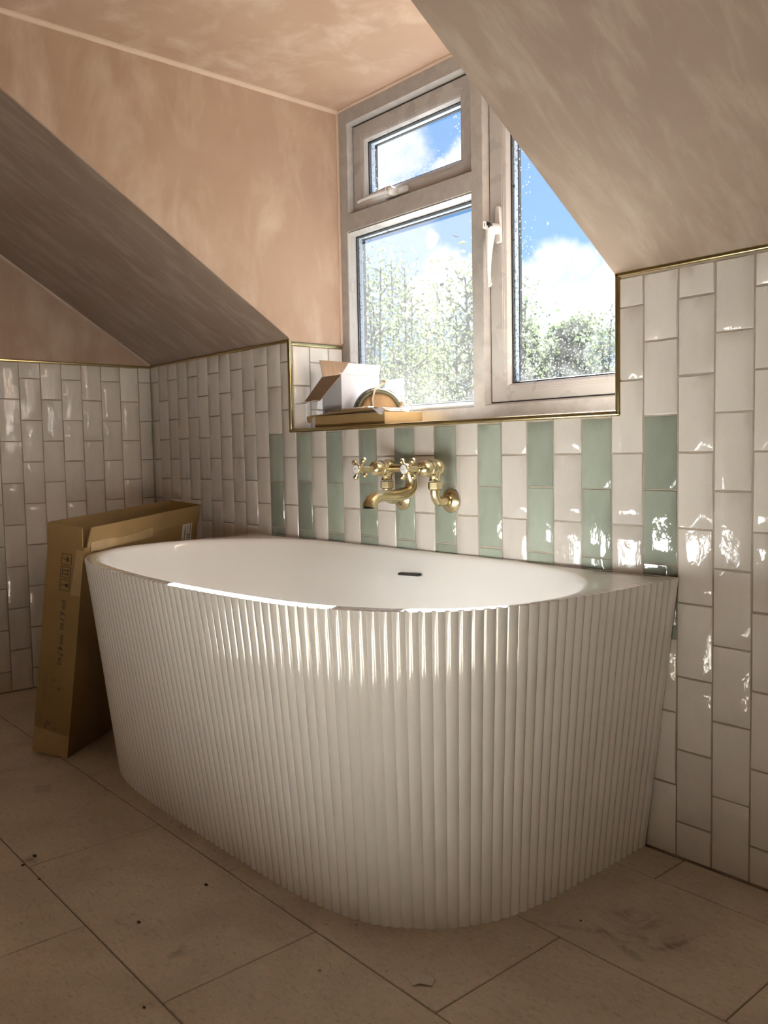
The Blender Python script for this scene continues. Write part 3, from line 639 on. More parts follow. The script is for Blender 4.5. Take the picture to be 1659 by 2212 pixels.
# ------------------------------------------------------------------ wall-mounted bath taps
def text_mesh(body, size, mat, parent, Mx, name='lettering', shear=0, extr=.0001, font_off=0):
    cu = bpy.data.curves.new(name, 'FONT'); cu.body = body; cu.size = size; cu.align_x = 'LEFT'; cu.align_y = 'CENTER'; cu.shear = shear; cu.extrude = extr; cu.resolution_u = 4; cu.offset = font_off
    o = bpy.data.objects.new(name, cu); COL.objects.link(o); bpy.context.view_layer.update()
    me = bpy.data.meshes.new_from_object(o.evaluated_get(bpy.context.evaluated_depsgraph_get())); bpy.data.objects.remove(o)
    me.transform(Mx); me.materials.clear(); me.materials.append(mat)
    q = bpy.data.objects.new(name, me); COL.objects.link(q); q.parent = parent
    q.matrix_parent_inverse = Matrix.Translation(-parent.location) if parent.type == 'EMPTY' else parent.matrix_world.inverted()
    return q
def build_taps():
    Y = -.058; XLt, XRt, Z = 1.4985, 1.6835, .8075; XC = 1.591
    root = tag(empty('bath_mixer_tap', (XC, 0, .72)), 'brushed brass wall-mounted bath filler with two cross handles', 'tap')
    bd = MB()
    bd.tube([(XLt, Y, Z), (XC-.03, Y, Z), (XC, Y, Z), (XC+.03, Y, Z), (XRt, Y, Z)], [.011, .011, .015, .011, .011], 24)
    for x in (XLt, XRt):
        bd.ball((x, Y+.004, Z+.001), .0232, 24)
        bd.lathe((x, Y, Z), (0, -1, 0), [(-.01, .015), (.0, .021), (.012, .021), (.018, .020), (.019, .0212), (.022, .0212), (.023, .0198), (.044, .0198), (.048, .0175), (.051, .0125), (.053, .009)], 28)
        bd.lathe((x, Y, Z-.012), (0, 0, -1), [(0, .0185), (.008, .0145), (.014, .0132), (.018, .0155), (.0195, .0155), (.020, .014)], 24)
    bd.build('body', M_BRASS, root, smooth=True, angle=38)
    for x, word, wx in ((XLt, 'HOT', .0), (XRt, 'COLD', .0)):
        leg = MB(); z0 = Z-.044
        leg.tube([(x, Y, z0+.004), (x, Y, z0-.022), (x, Y+.002, z0-.031), (x, Y+.0075, z0-.0385), (x, Y+.016, z0-.0415), (x, Y+.026, z0-.0418), (x, -.012, z0-.0418)], .0122, 20)
        leg.lathe((x, -.002, z0-.0418), (0, -1, 0), [(0, .031), (.003, .031), (.006, .0285), (.009, .0225), (.0115, .017), (.016, .0150), (.0165, .012)], 32)
        leg.build('supply_elbow', M_BRASS, root, smooth=True, angle=38)
        nt = MB(); nt.lathe((x, Y, Z-.034), (0, 0, -1), [(0, .0165), (.0015, .0190), (.0185, .0190), (.020, .0165), (.0225, .0142)], 6); nt.build('hex_nut', M_BRASS, root, bevel=.0006)
        hd = MB(); yb = Y-.053
        hd.lathe((x, yb, Z), (0, -1, 0), [(0, .008), (.004, .008), (.005, .0095), (.0065, .0095), (.0075, .0072), (.030, .0068), (.036, .0075), (.040, .0105), (.044, .0112), (.0445, .0132), (.051, .0138), (.053, .0132), (.054, .0118)], 28)
        for q in range(4):
            a = math.radians(45+90*q+(8 if x == XLt else 2)); d = Vector((math.cos(a), 0, math.sin(a))); c0 = Vector((x, yb-.040, Z))
            hd.tube([c0+d*.006, c0+d*.012, c0+d*.018, c0+d*.022, c0+d*.026], [.0042, .0036, .0036, .0052, .0068], 14); hd.ball(c0+d*.0275, .0072, 16)
        hnd = hd.build('cross_handle', M_BRASS, root, smooth=True, angle=38)
        dc = MB(); dc.lathe((x, yb-.052, Z), (0, -1, 0), [(0, .0115), (.0025, .0113), (.0038, .009), (.0042, .004)], 28); dsk = dc.build('porcelain_disc', M_CERAM, hnd, smooth=True)
        w = .0034 if word == 'COLD' else .0036
        Mx = Matrix.Translation((x-.0048 if word == 'COLD' else x-.0040, yb-.0566, Z)) @ Matrix.Rotation(PI/2, 4, 'X')
        text_mesh(word, w*1.15, M_INK, dsk, Mx)
    sp = MB(); P = [(-.058, .800), (-.0545, .785), (-.052, .770), (-.054, .757), (-.062, .7475), (-.075, .742), (-.092, .7395), (-.112, .739), (-.135, .7395), (-.158, .7395), (-.177, .736), (-.190, .7285), (-.1965, .719), (-.1985, .7115)]
    rr = [.0175, .0160, .0165, .0170, .0170, .0165, .0158, .0150, .0146, .0148, .0156, .0172, .0186, .0190]
    sp.tube([(XC, y, z) for y, z in P], rr, 28); sp.build('spout', M_BRASS, root, smooth=True, angle=50)
    sp = MB(); sp.lathe((XC, -.1986, .7117), (0, 0, -1), [(0, .0172), (.0012, .0172), (.0013, .0130)], 24); sp.lathe((XC, -.1986, .7104), (0, 0, -1), [(0, .010), (.0004, .010)], 24); sp.build('spout_outlet', M_DARK, root, smooth=True)
build_taps()

# ------------------------------------------------------------------ long cardboard carton leaning on the end of the bath
def build_carton():
    a, th = 2.2205, .1448; w, L_, Hh, pi_ = .1118, .7568, .6646, .0186
    B0 = Vector((.8409-.002, -.7051-.001, .001)); z = Vector((0, 0, 1))
    d = Vector((math.cos(a), math.sin(a), 0)); n = Vector((d.y, -d.x, 0))
    up = math.cos(th)*z+math.sin(th)*n; d2 = math.cos(pi_)*d+math.sin(pi_)*z; up = (up-d2*up.dot(d2)).normalized(); nn = d2.cross(up)
    if nn.dot(n) < 0: nn = -nn
    root = tag(empty('cardboard_carton', B0), 'tall narrow open brown cardboard carton leaning on the end of the bath', 'box')
    # local frame: u along the length, v across (towards the bath), h up.  origin = near bottom corner at the bath side
    def P(u, v, h): return B0+d2*u+nn*v+up*h
    HB = .607; t = .004
    def sheet(name, q, thick, mat=M_CARD, parent=root):
        c = MB(); q = [Vector(x) for x in q]; nrm_ = (q[1]-q[0]).cross(q[3]-q[0]).normalized()*thick
        nu, nv = 8, 6; V_ = []
        for s_ in (0, 1):
            for j in range(nv+1):
                for i in range(nu+1):
                    p = q[0].lerp(q[1], i/nu).lerp(q[3].lerp(q[2], i/nu), j/nv); p = p+nrm_*(noise.noise(p*9)*.35) if thick < .01 else p
                    V_.append(p+nrm_*s_)
        m = (nu+1)*(nv+1); F = []
        for j in range(nv):
            for i in range(nu):
                a_ = j*(nu+1)+i; F += [(a_, a_+1, a_+nu+2, a_+nu+1), (m+a_, m+a_+nu+1, m+a_+nu+2, m+a_+1)]
        for i in range(nu): F += [(i, m+i, m+i+1, i+1), (nv*(nu+1)+i, nv*(nu+1)+i+1, m+nv*(nu+1)+i+1, m+nv*(nu+1)+i)]
        for j in range(nv): a_ = j*(nu+1); b_ = a_+nu; F += [(a_, a_+nu+1, m+a_+nu+1, m+a_), (b_, m+b_, m+b_+nu+1, b_+nu+1)]
        c.add(V_, F); return c.build(name, mat, parent, smooth=True, angle=40)
    body = MB()
    def slab(q, off):
        q = [Vector(x) for x in q]; off = Vector(off); body.add(q+[x+off for x in q], [(0, 1, 2, 3), (7, 6, 5, 4), (0, 4, 5, 1), (1, 5, 6, 2), (2, 6, 7, 3), (3, 7, 4, 0)])
    slab([P(0, -w, 0), P(0, 0, 0), P(0, 0, HB), P(0, -w, HB)], d2*t)
    slab([P(L_, -w, 0), P(L_, 0, 0), P(L_, 0, HB), P(L_, -w, HB)], -d2*t)
    slab([P(t, 0, 0), P(L_-t, 0, 0), P(L_-t, 0, HB), P(t, 0, HB)], -nn*t)
    slab([P(t, -w, 0), P(L_-t, -w, 0), P(L_-t, -w, HB), P(t, -w, HB)], nn*t)
    slab([P(t, -w+t, 0), P(L_-t, -w+t, 0), P(L_-t, -t, 0), P(t, -t, 0)], up*t)
    body.build('body', M_CARD, root)
    sheet('flap', [P(.001, -w, HB), P(.001, -.004, HB), P(-.003, -.008, Hh), P(-.002, -w-.001, Hh+.001)], .0035)
    sheet('flap', [P(.012, -.001, HB), P(L_, -.001, HB), P(L_+.002, .002, Hh+.001), P(.016, .005, Hh)], .0035)
    sheet('flap', [P(.004, -w, HB), P(L_, -w, HB), P(L_+.002, -w-.001, Hh+.002), P(.0, -w-.001, Hh+.001)], .0035)
    sheet('flap', [P(L_-.002, -w, HB), P(L_-.002, -.002, HB), P(L_+.002, 0, Hh+.002), P(L_+.002, -w, Hh+.002)], .0035)
    # tape over the corner, the crease and the foot
    e = .0012
    def patch(mb, q, off): mb.add([Vector(x)+Vector(off) for x in q]+[Vector(x)-Vector(off)*.5 for x in q], [(0, 1, 2, 3), (7, 6, 5, 4), (0, 4, 5, 1), (1, 5, 6, 2), (2, 6, 7, 3), (3, 7, 4, 0)])
    tp = MB(); patch(tp, [P(.03, 0, .592), P(.40, 0, .592), P(.40, 0, .628), P(.03, 0, .628)], nn*.0035+up*0); tp.build('packing_tape', M_TAPE, root)
    tp = MB(); patch(tp, [P(0, -.030, .47), P(0, 0, .47), P(0, 0, .600), P(0, -.022, .600)], -d2*e); tp.build('packing_tape', M_TAPE, root)
    tp = MB(); patch(tp, [P(0, -w, .0), P(0, 0, .0), P(0, 0, .062), P(0, -w, .075)], -d2*e)
    tp.build('packing_tape', M_TAPE, root)
    # address label on the bath side
    lb = MB(); patch(lb, [P(.628, 0, .50), P(.705, 0, .50), P(.705, 0, .607), P(.628, 0, .607)], nn*e); lab = lb.build('address_label', M_PAPER, root)
    ln = MB()
    for u_, w_, h0, h1 in [(.646, .0015, .51, .60), (.651, .001, .51, .59), (.668, .001, .51, .60), (.690, .003, .50, .607), (.634, .001, .51, .56), (.640, .001, .51, .54)]:
        patch(ln, [P(u_, 0, h0), P(u_+w_, 0, h0), P(u_+w_, 0, h1), P(u_, 0, h1)], nn*(e*1.8))
    for k in range(9):
        u_ = .672+(k % 3)*.005; h0 = .545+(k//3)*.009; patch(ln, [P(u_, 0, h0), P(u_+.0032, 0, h0), P(u_+.0032, 0, h0+.004), P(u_, 0, h0+.004)], nn*(e*1.8))
    ln.build('label_print', M_INK, lab)
    # printing on the narrow near end; text runs downwards, letter tops towards the bath side
    ex, ey, ez = -up, nn, -d2          # text x, text y, outward normal
    def TM(v, h):
        o_ = P(0, v, h)-d2*.0006; return Matrix(((ex.x, ey.x, ez.x, o_.x), (ex.y, ey.y, ez.y, o_.y), (ex.z, ey.z, ez.z, o_.z), (0, 0, 0, 1)))
    v0 = -w*.44
    # heights measured up the face from the floor
    for s_, size, v, h, sh, fo in [('GW:', .0150, v0, .453, 0, .0002), ('6.1', .0225, v0-.001, .421, .35, .0001), ('KG', .0150, v0, .387, 0, .0002), ('NW:', .0150, v0+.001, .353, 0, .0002), ('4.7', .0225, v0, .322, .35, .0001), ('KG', .0150, v0, .286, 0, .0002)]:
        text_mesh(s_, size, M_INK, root, TM(v, h), name='printed_weight', shear=sh, font_off=fo)
    ic = MB()
    def q2(x0, y0, x1, y1, T_, w_=.0009):     # stroke in text space
        a_, b_ = Vector((x0, y0, 0)), Vector((x1, y1, 0)); s_ = (b_-a_).normalized(); pn = Vector((-s_.y, s_.x, 0))*w_
        vv = [T_ @ (a_-pn), T_ @ (b_-pn), T_ @ (b_+pn), T_ @ (a_+pn)]; o_ = ez*.0003
        ic.add(vv+[x+o_ for x in vv], [(0, 3, 2, 1), (4, 5, 6, 7), (0, 1, 5, 4), (1, 2, 6, 5), (2, 3, 7, 6), (3, 0, 4, 7)])
    sz = .030
    for k, h in enumerate((.583, .5465, .510)):
        T_ = TM(v0-.016, h)
        for a_ in [(0, 0, sz, 0), (sz, 0, sz, sz), (sz, sz, 0, sz), (0, sz, 0, 0)]: q2(*a_, T_, .0008)
        c = sz/2
        if k == 0:       # umbrella
            for i in range(5): q2(c-.008, c+.001+i*.0012, c+.008, c+.001+i*.0012, T_, .0007) if i < 3 else q2(c-.008+i*.0013, c+.001+i*.0012, c+.008-i*.0013, c+.001+i*.0012, T_, .0007)
            q2(c, c, c, c-.009, T_, .0007); q2(c, c-.009, c-.004, c-.010, T_, .0007); q2(c-.004, c-.010, c-.005, c-.007, T_, .0007)
            for i in range(4): q2(c-.006+i*.004, c+.009, c-.005+i*.004, c+.011, T_, .0004)
        elif k == 1:     # two arrows
            for dx in (-.005, .005): q2(c+dx, c-.009, c+dx, c+.008, T_, .0010); q2(c+dx-.0035, c+.005, c+dx, c+.010, T_, .0008); q2(c+dx+.0035, c+.005, c+dx, c+.010, T_, .0008)
            q2(c-.010, c-.010, c+.010, c-.010, T_, .0008)
        else:            # goblet
            for i in range(5): q2(c-.006+i*.0009, c+.009-i*.002, c+.006-i*.0009, c+.009-i*.002, T_, .0011)
            q2(c, c, c, c-.009, T_, .0008); q2(c-.006, c-.0095, c+.006, c-.0095, T_, .0009)
    ic.build('handling_symbols', M_INK, root)
    ic = MB()
    for (v, h0, h1) in [(-.084, .226, .160), (-.091, .226, .146), (-.092, .120, .065), (-.099, .122, .085)]:
        T_ = TM(v, h0); x = 0
        while x < h0-h1:
            s_ = random.uniform(.001, .003); q2(x, 0, x+s_, 0, T_, .0006); x += s_+.0009
        ic.build('small_print', M_INKL, root); ic = MB()
    T_ = TM(-.062, .222)
    for i in range(8):
        a_ = i*PI/4; q2(.004+.003*math.cos(a_), .003*math.sin(a_), .004+.0075*math.cos(a_), .0075*math.sin(a_), T_, .0006)
    ic.build('sun_mark', M_INKL, root); ic = MB()
    for (v, h) in [(-.043, .196), (-.046, .078)]:
        T_ = TM(v, h)
        for i in range(14):
            a_ = i*PI/7; q2(.006*math.cos(a_), .006*math.sin(a_), .006*math.cos(a_+.45), .006*math.sin(a_+.45), T_, .0006)
        q2(-.003, -.003, .003, .003, T_, .0006); q2(-.003, .003, .003, -.003, T_, .0006); q2(0, -.004, 0, .004, T_, .0006); ic.build('round_mark', M_INKL, root); ic = MB()
    T_ = TM(-.062, .202)
    for a_ in [(0, -.003, .007, -.003), (.007, -.003, .007, .003), (0, .003, .007, .003)]: q2(*a_, T_, .0006)
    ic.build('bracket_mark', M_INKL, root); ic = MB(); T_ = TM(-.072, .098)
    q2(0, 0, .016, -.006, T_, .002); q2(.004, .010, .012, .002, T_, .0022); q2(.014, -.008, .026, -.004, T_, .002)
    ic.build('hand_mark', M_INKL, root)
build_carton()

# ------------------------------------------------------------------ things on the sill
def sheet3(name, q, mat, parent, thick=.002, mats2=None):
    """card flap: q = 4 corners; second material on the other face"""
    c = MB(); q = [Vector(x) for x in q]; nn = (q[1]-q[0]).cross(q[3]-q[0]).normalized()*thick
    c.add(q, [(0, 1, 2, 3)], 0); c.add([x+nn for x in q], [(3, 2, 1, 0)], 1 if mats2 else 0)
    a = q+[x+nn for x in q]; c.add(a, [(0, 4, 5, 1), (1, 5, 6, 2), (2, 6, 7, 3), (3, 7, 4, 0)], 0)
    me = c.build(name, [mat, mats2] if mats2 else mat, parent, merge=True); return me
def build_flat_box():
    x0, x1, y0, y1, z0, z1 = 1.083, 1.411, .014, .160, SILL+.001, .964
    r = tag(empty('flat_cardboard_box', ((x0+x1)/2, (y0+y1)/2, z0)), 'shallow brown cardboard box lying on the window sill under the white box', 'box')
    c = MB(); t = .0025
    c.box((x0, y0, z0), (x1, y0+t, z1)); c.box((x0, y1-t, z0), (x1, y1, z1)); c.box((x0, y0+t, z0), (x0+t, y1-t, z1)); c.box((x1-t, y0+t, z0), (x1, y1-t, z1)); c.box((x0+t, y0+t, z0), (x1-t, y1-t, z0+t)); c.box((x0+t, y0+.03, z1-t), (x1-t, y1-t, z1))
    c.build('body', M_CARD, r)
    sheet3('lid_flap', [(x0-.022, y0-.004, z1+.0015), (x1-.025, y0-.010, z1+.013), (x1-.02, y0+.032, z1+.004), (x0-.012, y0+.032, z1+.0012)], M_CARD, r, .0018)
    # rounded tuck ear hanging at the left
    c = MB(); pl = []
    for k in range(9):
        a_ = PI+PI*k/8; pl.append((x0-.026+.013*math.cos(a_), y0-.003, z1-.005+.015*math.sin(a_)))
    pl += [(x0+.004, y0-.003, z1+.001), (x0-.039, y0-.003, z1+.002)]; c.prism(pl, (0, .002, 0)); c.build('tuck_ear', M_CARD, r)
    c = MB(); c.prism([(x1-.040, y0-.012, z1+.011), (x1-.004, y0-.016, z1-.008), (x1+.004, y0-.010, z1-.007), (x1-.006, y0+.004, z1+.004), (x1-.020, y0+.01, z1+.013)], (.001, 0, .0016)); c.build('torn_corner', M_CARDW, r)
    c = MB(); c.box((x0-.004, y0+.004, z0), (x0-.0012, y0+.05, z1-.006)); c.build('paper_insert', M_CARDW, r)
build_flat_box()
def build_white_box():
    x0, x1, y0, y1, z0, z1 = 1.081, 1.178, .046, .198, .9655, 1.087
    r = tag(empty('white_cardboard_box', ((x0+x1)/2, (y0+y1)/2, z0)), 'small open white cardboard box with raised flaps standing on the shallow box', 'box')
    c = MB(); t = .0022
    c.box((x0, y0, z0), (x1, y0+t, z1)); c.box((x0, y1-t, z0), (x1, y1, z1)); c.box((x0, y0+t, z0), (x0+t, y1-t, z1)); c.box((x1-t, y0+t, z0), (x1, y1-t, z1)); c.box((x0+t, y0+t, z0), (x1-t, y1-t, z0+t))
    c.build('body', M_CARDW, r)
    # left flap stands up, brown inside; right flap leans outwards, white outside
    sheet3('flap', [(x0, y0+.002, z1), (x0, y1, z1), (x0-.012, y1-.004, z1+.052), (x0-.010, y0-.002, z1+.052)], M_CARDW, r, .002, M_CARDF)
    sheet3('flap', [(x1-.002, y0+.002, z1), (x1-.002, y1, z1), (x1+.004, y1+.004, z1+.034), (x1+.002, y0+.028, z1+.036)], M_CARDW, r, -.002, M_CARDF)
    fl = FR = sheet3('flap', [(x0, y0, z1), (x1, y0, z1), (x1-.022, y0-.066, z1-.078), (x0-.004, y0-.072, z1-.084)], M_CARDF, r, .002, M_CARDF)
    c = MB(); a, b_ = Vector((x1-.022, y0-.066, z1-.078)), Vector((x0-.004, y0-.072, z1-.084)); n_ = 8; V_ = []
    for i in range(n_+1):
        p = b_.lerp(a, i/n_); w_ = .006*math.sin(i*2.1)*(.3 if i in (0, n_) else 1)
        V_ += [p, p+Vector((-.012*(1-i/n_)-.004, -.024+.010*i/n_, -.003+w_*.5))]
    V_ = V_+[v+Vector((0, 0, .0015)) for v in V_]; m = 2*(n_+1)
    F = [(2*i, 2*i+1, 2*i+3, 2*i+2) for i in range(n_)]+[(m+2*i, m+2*i+2, m+2*i+3, m+2*i+1) for i in range(n_)]+[(2*i+1, m+2*i+1, m+2*i+3, 2*i+3) for i in range(n_)]+[(2*i, 2*i+2, m+2*i+2, m+2*i) for i in range(n_)]
    c.add(V_, F); c.build('tuck_edge', M_CARDW, r, smooth=True)
    c = MB(); c.ball((x0+.010, y0+.002, z1+.001), .004, 8, sc=(2.4, 1, .7)); c.build('torn_paper', M_CARDW, r, smooth=True); c = MB(); c.ball((x1-.004, y0+.001, z1+.001), .004, 8, sc=(1.6, 1, .9)); c.build('torn_paper', M_CARDW, r, smooth=True)
build_white_box()
def build_mask():
    M_TAN = pmat('tan_foam', (.38, .24, .12), .7, var=.18, vscale=40, bump=.0008, bscale=120)
    M_OLIVE = pmat('olive_band', (.10, .095, .05), .45, var=.08, vscale=60)
    M_NET = pmat('white_netting', (.30, .29, .30), .6, var=.05, vscale=60)
    M_IVORY = pmat('ivory_elastic', (.42, .34, .26), .5, var=.05)
    c0 = Vector((1.252, .128, .9675)); K_ = 1.16; r = tag(empty('dust_mask', c0), 'domed tan mask with olive band and white netting behind the white box', 'dust mask')
    ax = Vector((.80, -.60, 0)).normalized(); sd = Vector((.60, .80, 0)).normalized(); up = Vector((0, 0, 1))
    def P(a, rad, d): return c0+sd*(math.cos(a)*rad*K_)+up*(math.sin(a)*rad*K_*1.02)+ax*d*.8
    c = MB(); n = 28
    rows_ = [(.050, .028), (.040, .033), (.026, .036), (.010, .037)]; V_ = [P(PI*i/n, q, d) for q, d in rows_ for i in range(n+1)]
    F = [(j*(n+1)+i, j*(n+1)+i+1, (j+1)*(n+1)+i+1, (j+1)*(n+1)+i) for j in range(3) for i in range(n)]+[tuple(3*(n+1)+i for i in range(n+1))]
    c.add(V_, F); o = c.build('foam_cup', M_TAN, r, smooth=True); o.modifiers.new('s', 'SOLIDIFY').thickness = .003
    c = MB(); c.tube([P(PI*i/n, .0555, .026) for i in range(n+1)], .0068, 12); c.build('seal_band', M_OLIVE, r, smooth=True)
    # netting: dome behind the band with open weave
    c = MB(); n2 = 22; rows_ = [(.060, .020), (.0645, .008), (.066, -.002), (.062, -.010), (.050, -.018), (.032, -.024), (.012, -.026)]
    for q, d in rows_[:-1]: c.tube([P(PI*i/n, q, d) for i in range(n+1)], .0013, 6)
    for i in range(n2+1):
        a_ = PI*i/n2; c.tube([P(a_+(.07 if k % 2 else -.07)*(1 if i % 2 else -1), q, d) for k, (q, d) in enumerate(rows_)], .0013, 6)
    c.build('netting', M_NET, r, smooth=True)
    c = MB(); V_ = [P(PI*i/n, q-.0016, d) for q, d in rows_ for i in range(n+1)]
    c.add(V_, [(j*(n+1)+i, j*(n+1)+i+1, (j+1)*(n+1)+i+1, (j+1)*(n+1)+i) for j in range(len(rows_)-1) for i in range(n)]); c.build('filter_layer', M_NET, r, smooth=True)
    # two ivory straps
    for pts in ([P(2.0, .030, .040)-up*.026, P(1.95, .045, .042)-up*.01, P(1.72, .062, .040), P(1.45, .074, .036), P(1.36, .080, .030)], [P(.42, .062, .030)-up*.02, P(.55, .070, .034), P(.42, .082, .034), P(.20, .087, .032), P(.05, .084, .030), P(-.03, .082, .028)]):
        s_ = MB(); s_.tube(pts, .0036, 10, flat=.5); s_.build('strap', M_IVORY, r, smooth=True)
    s_ = MB(); e = P(1.36, .080, .030); s_.box((e.x-.008, e.y-.005, e.z-.004), (e.x+.008, e.y+.005, e.z+.006)); s_.build('buckle', M_IVORY, r, bevel=.002)
    s_ = MB(); e = P(.42, .066, .033); s_.box((e.x-.007, e.y-.004, e.z-.012), (e.x+.007, e.y+.004, e.z+.002)); s_.build('buckle', M_IVORY, r, bevel=.002)
build_mask()
def build_tray():
    M_T = pmat('cream_plastic', (.52, .48, .44), .3, var=.03)
    r = tag(empty('plastic_cover', (1.28, .06, .9655)), 'flat cream plastic cover lying in front of the tan mask on the sill', 'plastic cover')
    c = MB(); n = 36; V_ = []
    rings = [(1.0, 0), (1.0, .002), (.96, .004), (.90, .0035), (.86, .002), (.5, .002)]
    for q, z in rings:
        for k in range(n):
            a_ = 2*PI*k/n; cx_, sy_ = math.cos(a_), math.sin(a_); V_.append((1.315+math.copysign(abs(cx_)**.7, cx_)*.085*q, .085+math.copysign(abs(sy_)**.7, sy_)*.062*q, .9665+z))
    c.add(V_, [(j*n+k, j*n+(k+1) % n, (j+1)*n+(k+1) % n, (j+1)*n+k) for j in range(len(rings)-1) for k in range(n)]+[tuple(reversed(range(n))), tuple((len(rings)-1)*n+k for k in range(n))]); c.build('base', M_T, r, smooth=True)
    c = MB(); c.box((1.205, .020, .972), (1.330, .048, .983)); c.build('raised_edge', M_T, r, bevel=.005, segs=3)
    c = MB(); c.tube([(1.335, .03, .973), (1.36, .05, .974), (1.385, .075, .974), (1.395, .10, .973)], .003, 8); c.tube([(1.35, .028, .973), (1.37, .035, .976), (1.39, .055, .974)], .0025, 8); c.build('loose_strip', M_T, r, smooth=True)
build_tray()
def build_spring():
    c = MB(); pts = []
    for i in range(12*11+1):
        a_ = 2*PI*i/12; pts.append((1.118+.030*i/(12*11), .024+.0035*math.cos(a_), .9752+.003*math.sin(a_)+.0008))
    c.tube(pts, .0006, 5); o = c.build('coil_spring', pmat('steel_wire', (.45, .43, .42), .35, metal=1), smooth=True)
    tag(o, 'tiny steel coil spring lying in front of the small white box', 'spring')
build_spring()

# ------------------------------------------------------------------ added cream sheet on the floor, out of view, bouncing sunlight onto the bath front
def build_sheet():
    c = MB(); nx, ny = 50, 30; x0, x1, y0, y1 = 1.75, 3.2, -2.75, -1.56; V_ = []
    for j in range(ny+1):
        for i in range(nx+1):
            x, y = x0+(x1-x0)*i/nx, y0+(y1-y0)*j/ny; V_.append((x+.03*noise.noise((y*3, 0, 1)), y+.03*noise.noise((x*3, 4, 1)), .006+.012*max(0, noise.noise((x*3.5, y*3.5, 0)))))
    c.add(V_, [(j*(nx+1)+i, j*(nx+1)+i+1, (j+1)*(nx+1)+i+1, (j+1)*(nx+1)+i) for j in range(ny) for i in range(nx)])
    o = c.build('bounce_sheet', pmat('cream_bounce', (.82, .765, .69), .9, var=.03), smooth=True); o.modifiers.new('s', 'SOLIDIFY').thickness = .003
    tag(o, 'added cream bounce sheet, out of view on the floor in front of the bath', 'dust sheet')
build_sheet()
# ------------------------------------------------------------------ scraps on the floor
def scrap(name, x, y, pts, mat, label, cat):
    c = MB(); n = len(pts); V_ = [(x+p[0], y+p[1], .0006+p[2]) for p in pts]; c.prism(V_, (0, 0, .0006)); o = c.build(name, mat); tag(o, label, cat); return o
M_TS = pmat('clear_tape', (.60, .54, .45), .25, var=.05)
scrap('tape_scrap', 2.268, -.673, [(-.022, -.016, 0), (.004, -.024, .001), (.010, -.016, .004), (.026, -.004, .002), (.022, .006, .006), (.002, .022, .001), (-.018, .006, .003)], M_TS, 'crumpled scrap of clear tape on the floor in front of the bath', 'scrap')
scrap('tape_scrap', 1.019, -.83, [(-.03, -.022, 0), (.02, -.035, 0), (.034, .0, 0), (-.016, .02, 0)], M_TS, 'flat strip of clear tape on the floor beside the tall carton', 'scrap')
M_CRUMB = pmat('mortar_crumb', (.42, .36, .28), .9, var=.2, vscale=80); M_CHIP = pmat('dark_chip', (.04, .03, .02), .9, var=.3)
spots = [(1.757, -.779, 1, .006), (1.418, -1.02, 1, .005), (1.392, -.987, 1, .007), (1.502, -1.016, 1, .004), (1.793, -.938, 1, .005), (2.073, -.652, 0, .0055), (2.034, -.69, 0, .003), (1.399, -.701, 0, .005), (1.438, -.677+-.012, 0, .005), (1.482, -.69, 0, .006), (1.635, -.69, 0, .004), (2.137, -.782, 0, .0045), (2.337, -.345, 1, .003), (2.213, -.702, 0, .003), (1.855, -.932, 0, .003), (2.03, -1.04, 1, .004), (2.263, -.262, 0, .003), (1.30, -.695, 0, .004), (1.55, -.70, 0, .003)]
where = ['alone mid-tile to the left of the bath front', 'on the tile joint crossing at the far left', 'just above the tile joint crossing at the far left', 'on the long joint below the left tile crossing', 'in the lower left, right of the second joint crossing',
         'against the foot of the bath at its front', 'left of the crumb at the forward foot of the bath', 'on the long joint, furthest left of those by the bath', 'by the bath foot, second from the left', 'near the bath foot, largest of the pale crumbs there', 'on the long joint where a short joint meets it',
         'on the open floor left of the clear tape scrap', 'on the floor to the right of the bath front curve', 'just behind the crumpled clear tape scrap', 'beside the dark chip in the lower left', 'near the bottom edge in the lower left joint', 'close to the right side foot of the bath', 'nearest the tall carton along the bath foot', 'between bath foot and long joint, mid row']
protos = {}
for i, (x, y, dk, r_) in enumerate(spots):
    if dk not in protos:
        c = MB(); c.ball((0, 0, .45), 1, 10, sc=(1.3, .9, .5)); c.v = [tuple(Vector(v)*(1+.35*noise.noise(Vector(v)*1.7+Vector((dk*5, 0, 0))))) for v in c.v]
        o = c.build('dark_chip' if dk else 'mortar_crumb', M_CHIP if dk else M_CRUMB); protos[dk] = o
    else:
        o = protos[dk].copy(); COL.objects.link(o)
    r_ *= .62; o.location = (x, y, .0004); o.scale = (r_, r_, r_*.9); o.rotation_euler = (0, 0, i*1.7)
    tag(o, 'tiny '+('dark chip of dirt ' if dk else 'pale mortar crumb ')+where[i], 'debris', 'dark chips on the floor' if dk else 'mortar crumbs on the floor')

# ------------------------------------------------------------------ outside: garden ground, trees beyond the window
g = MB(); g.box((-60, .6, -3.6), (60, 80, -3.4)); struct(g.build('ground_outside', pmat('garden_ground', (.045, .055, .03), .9, var=.3, vscale=1.5)))
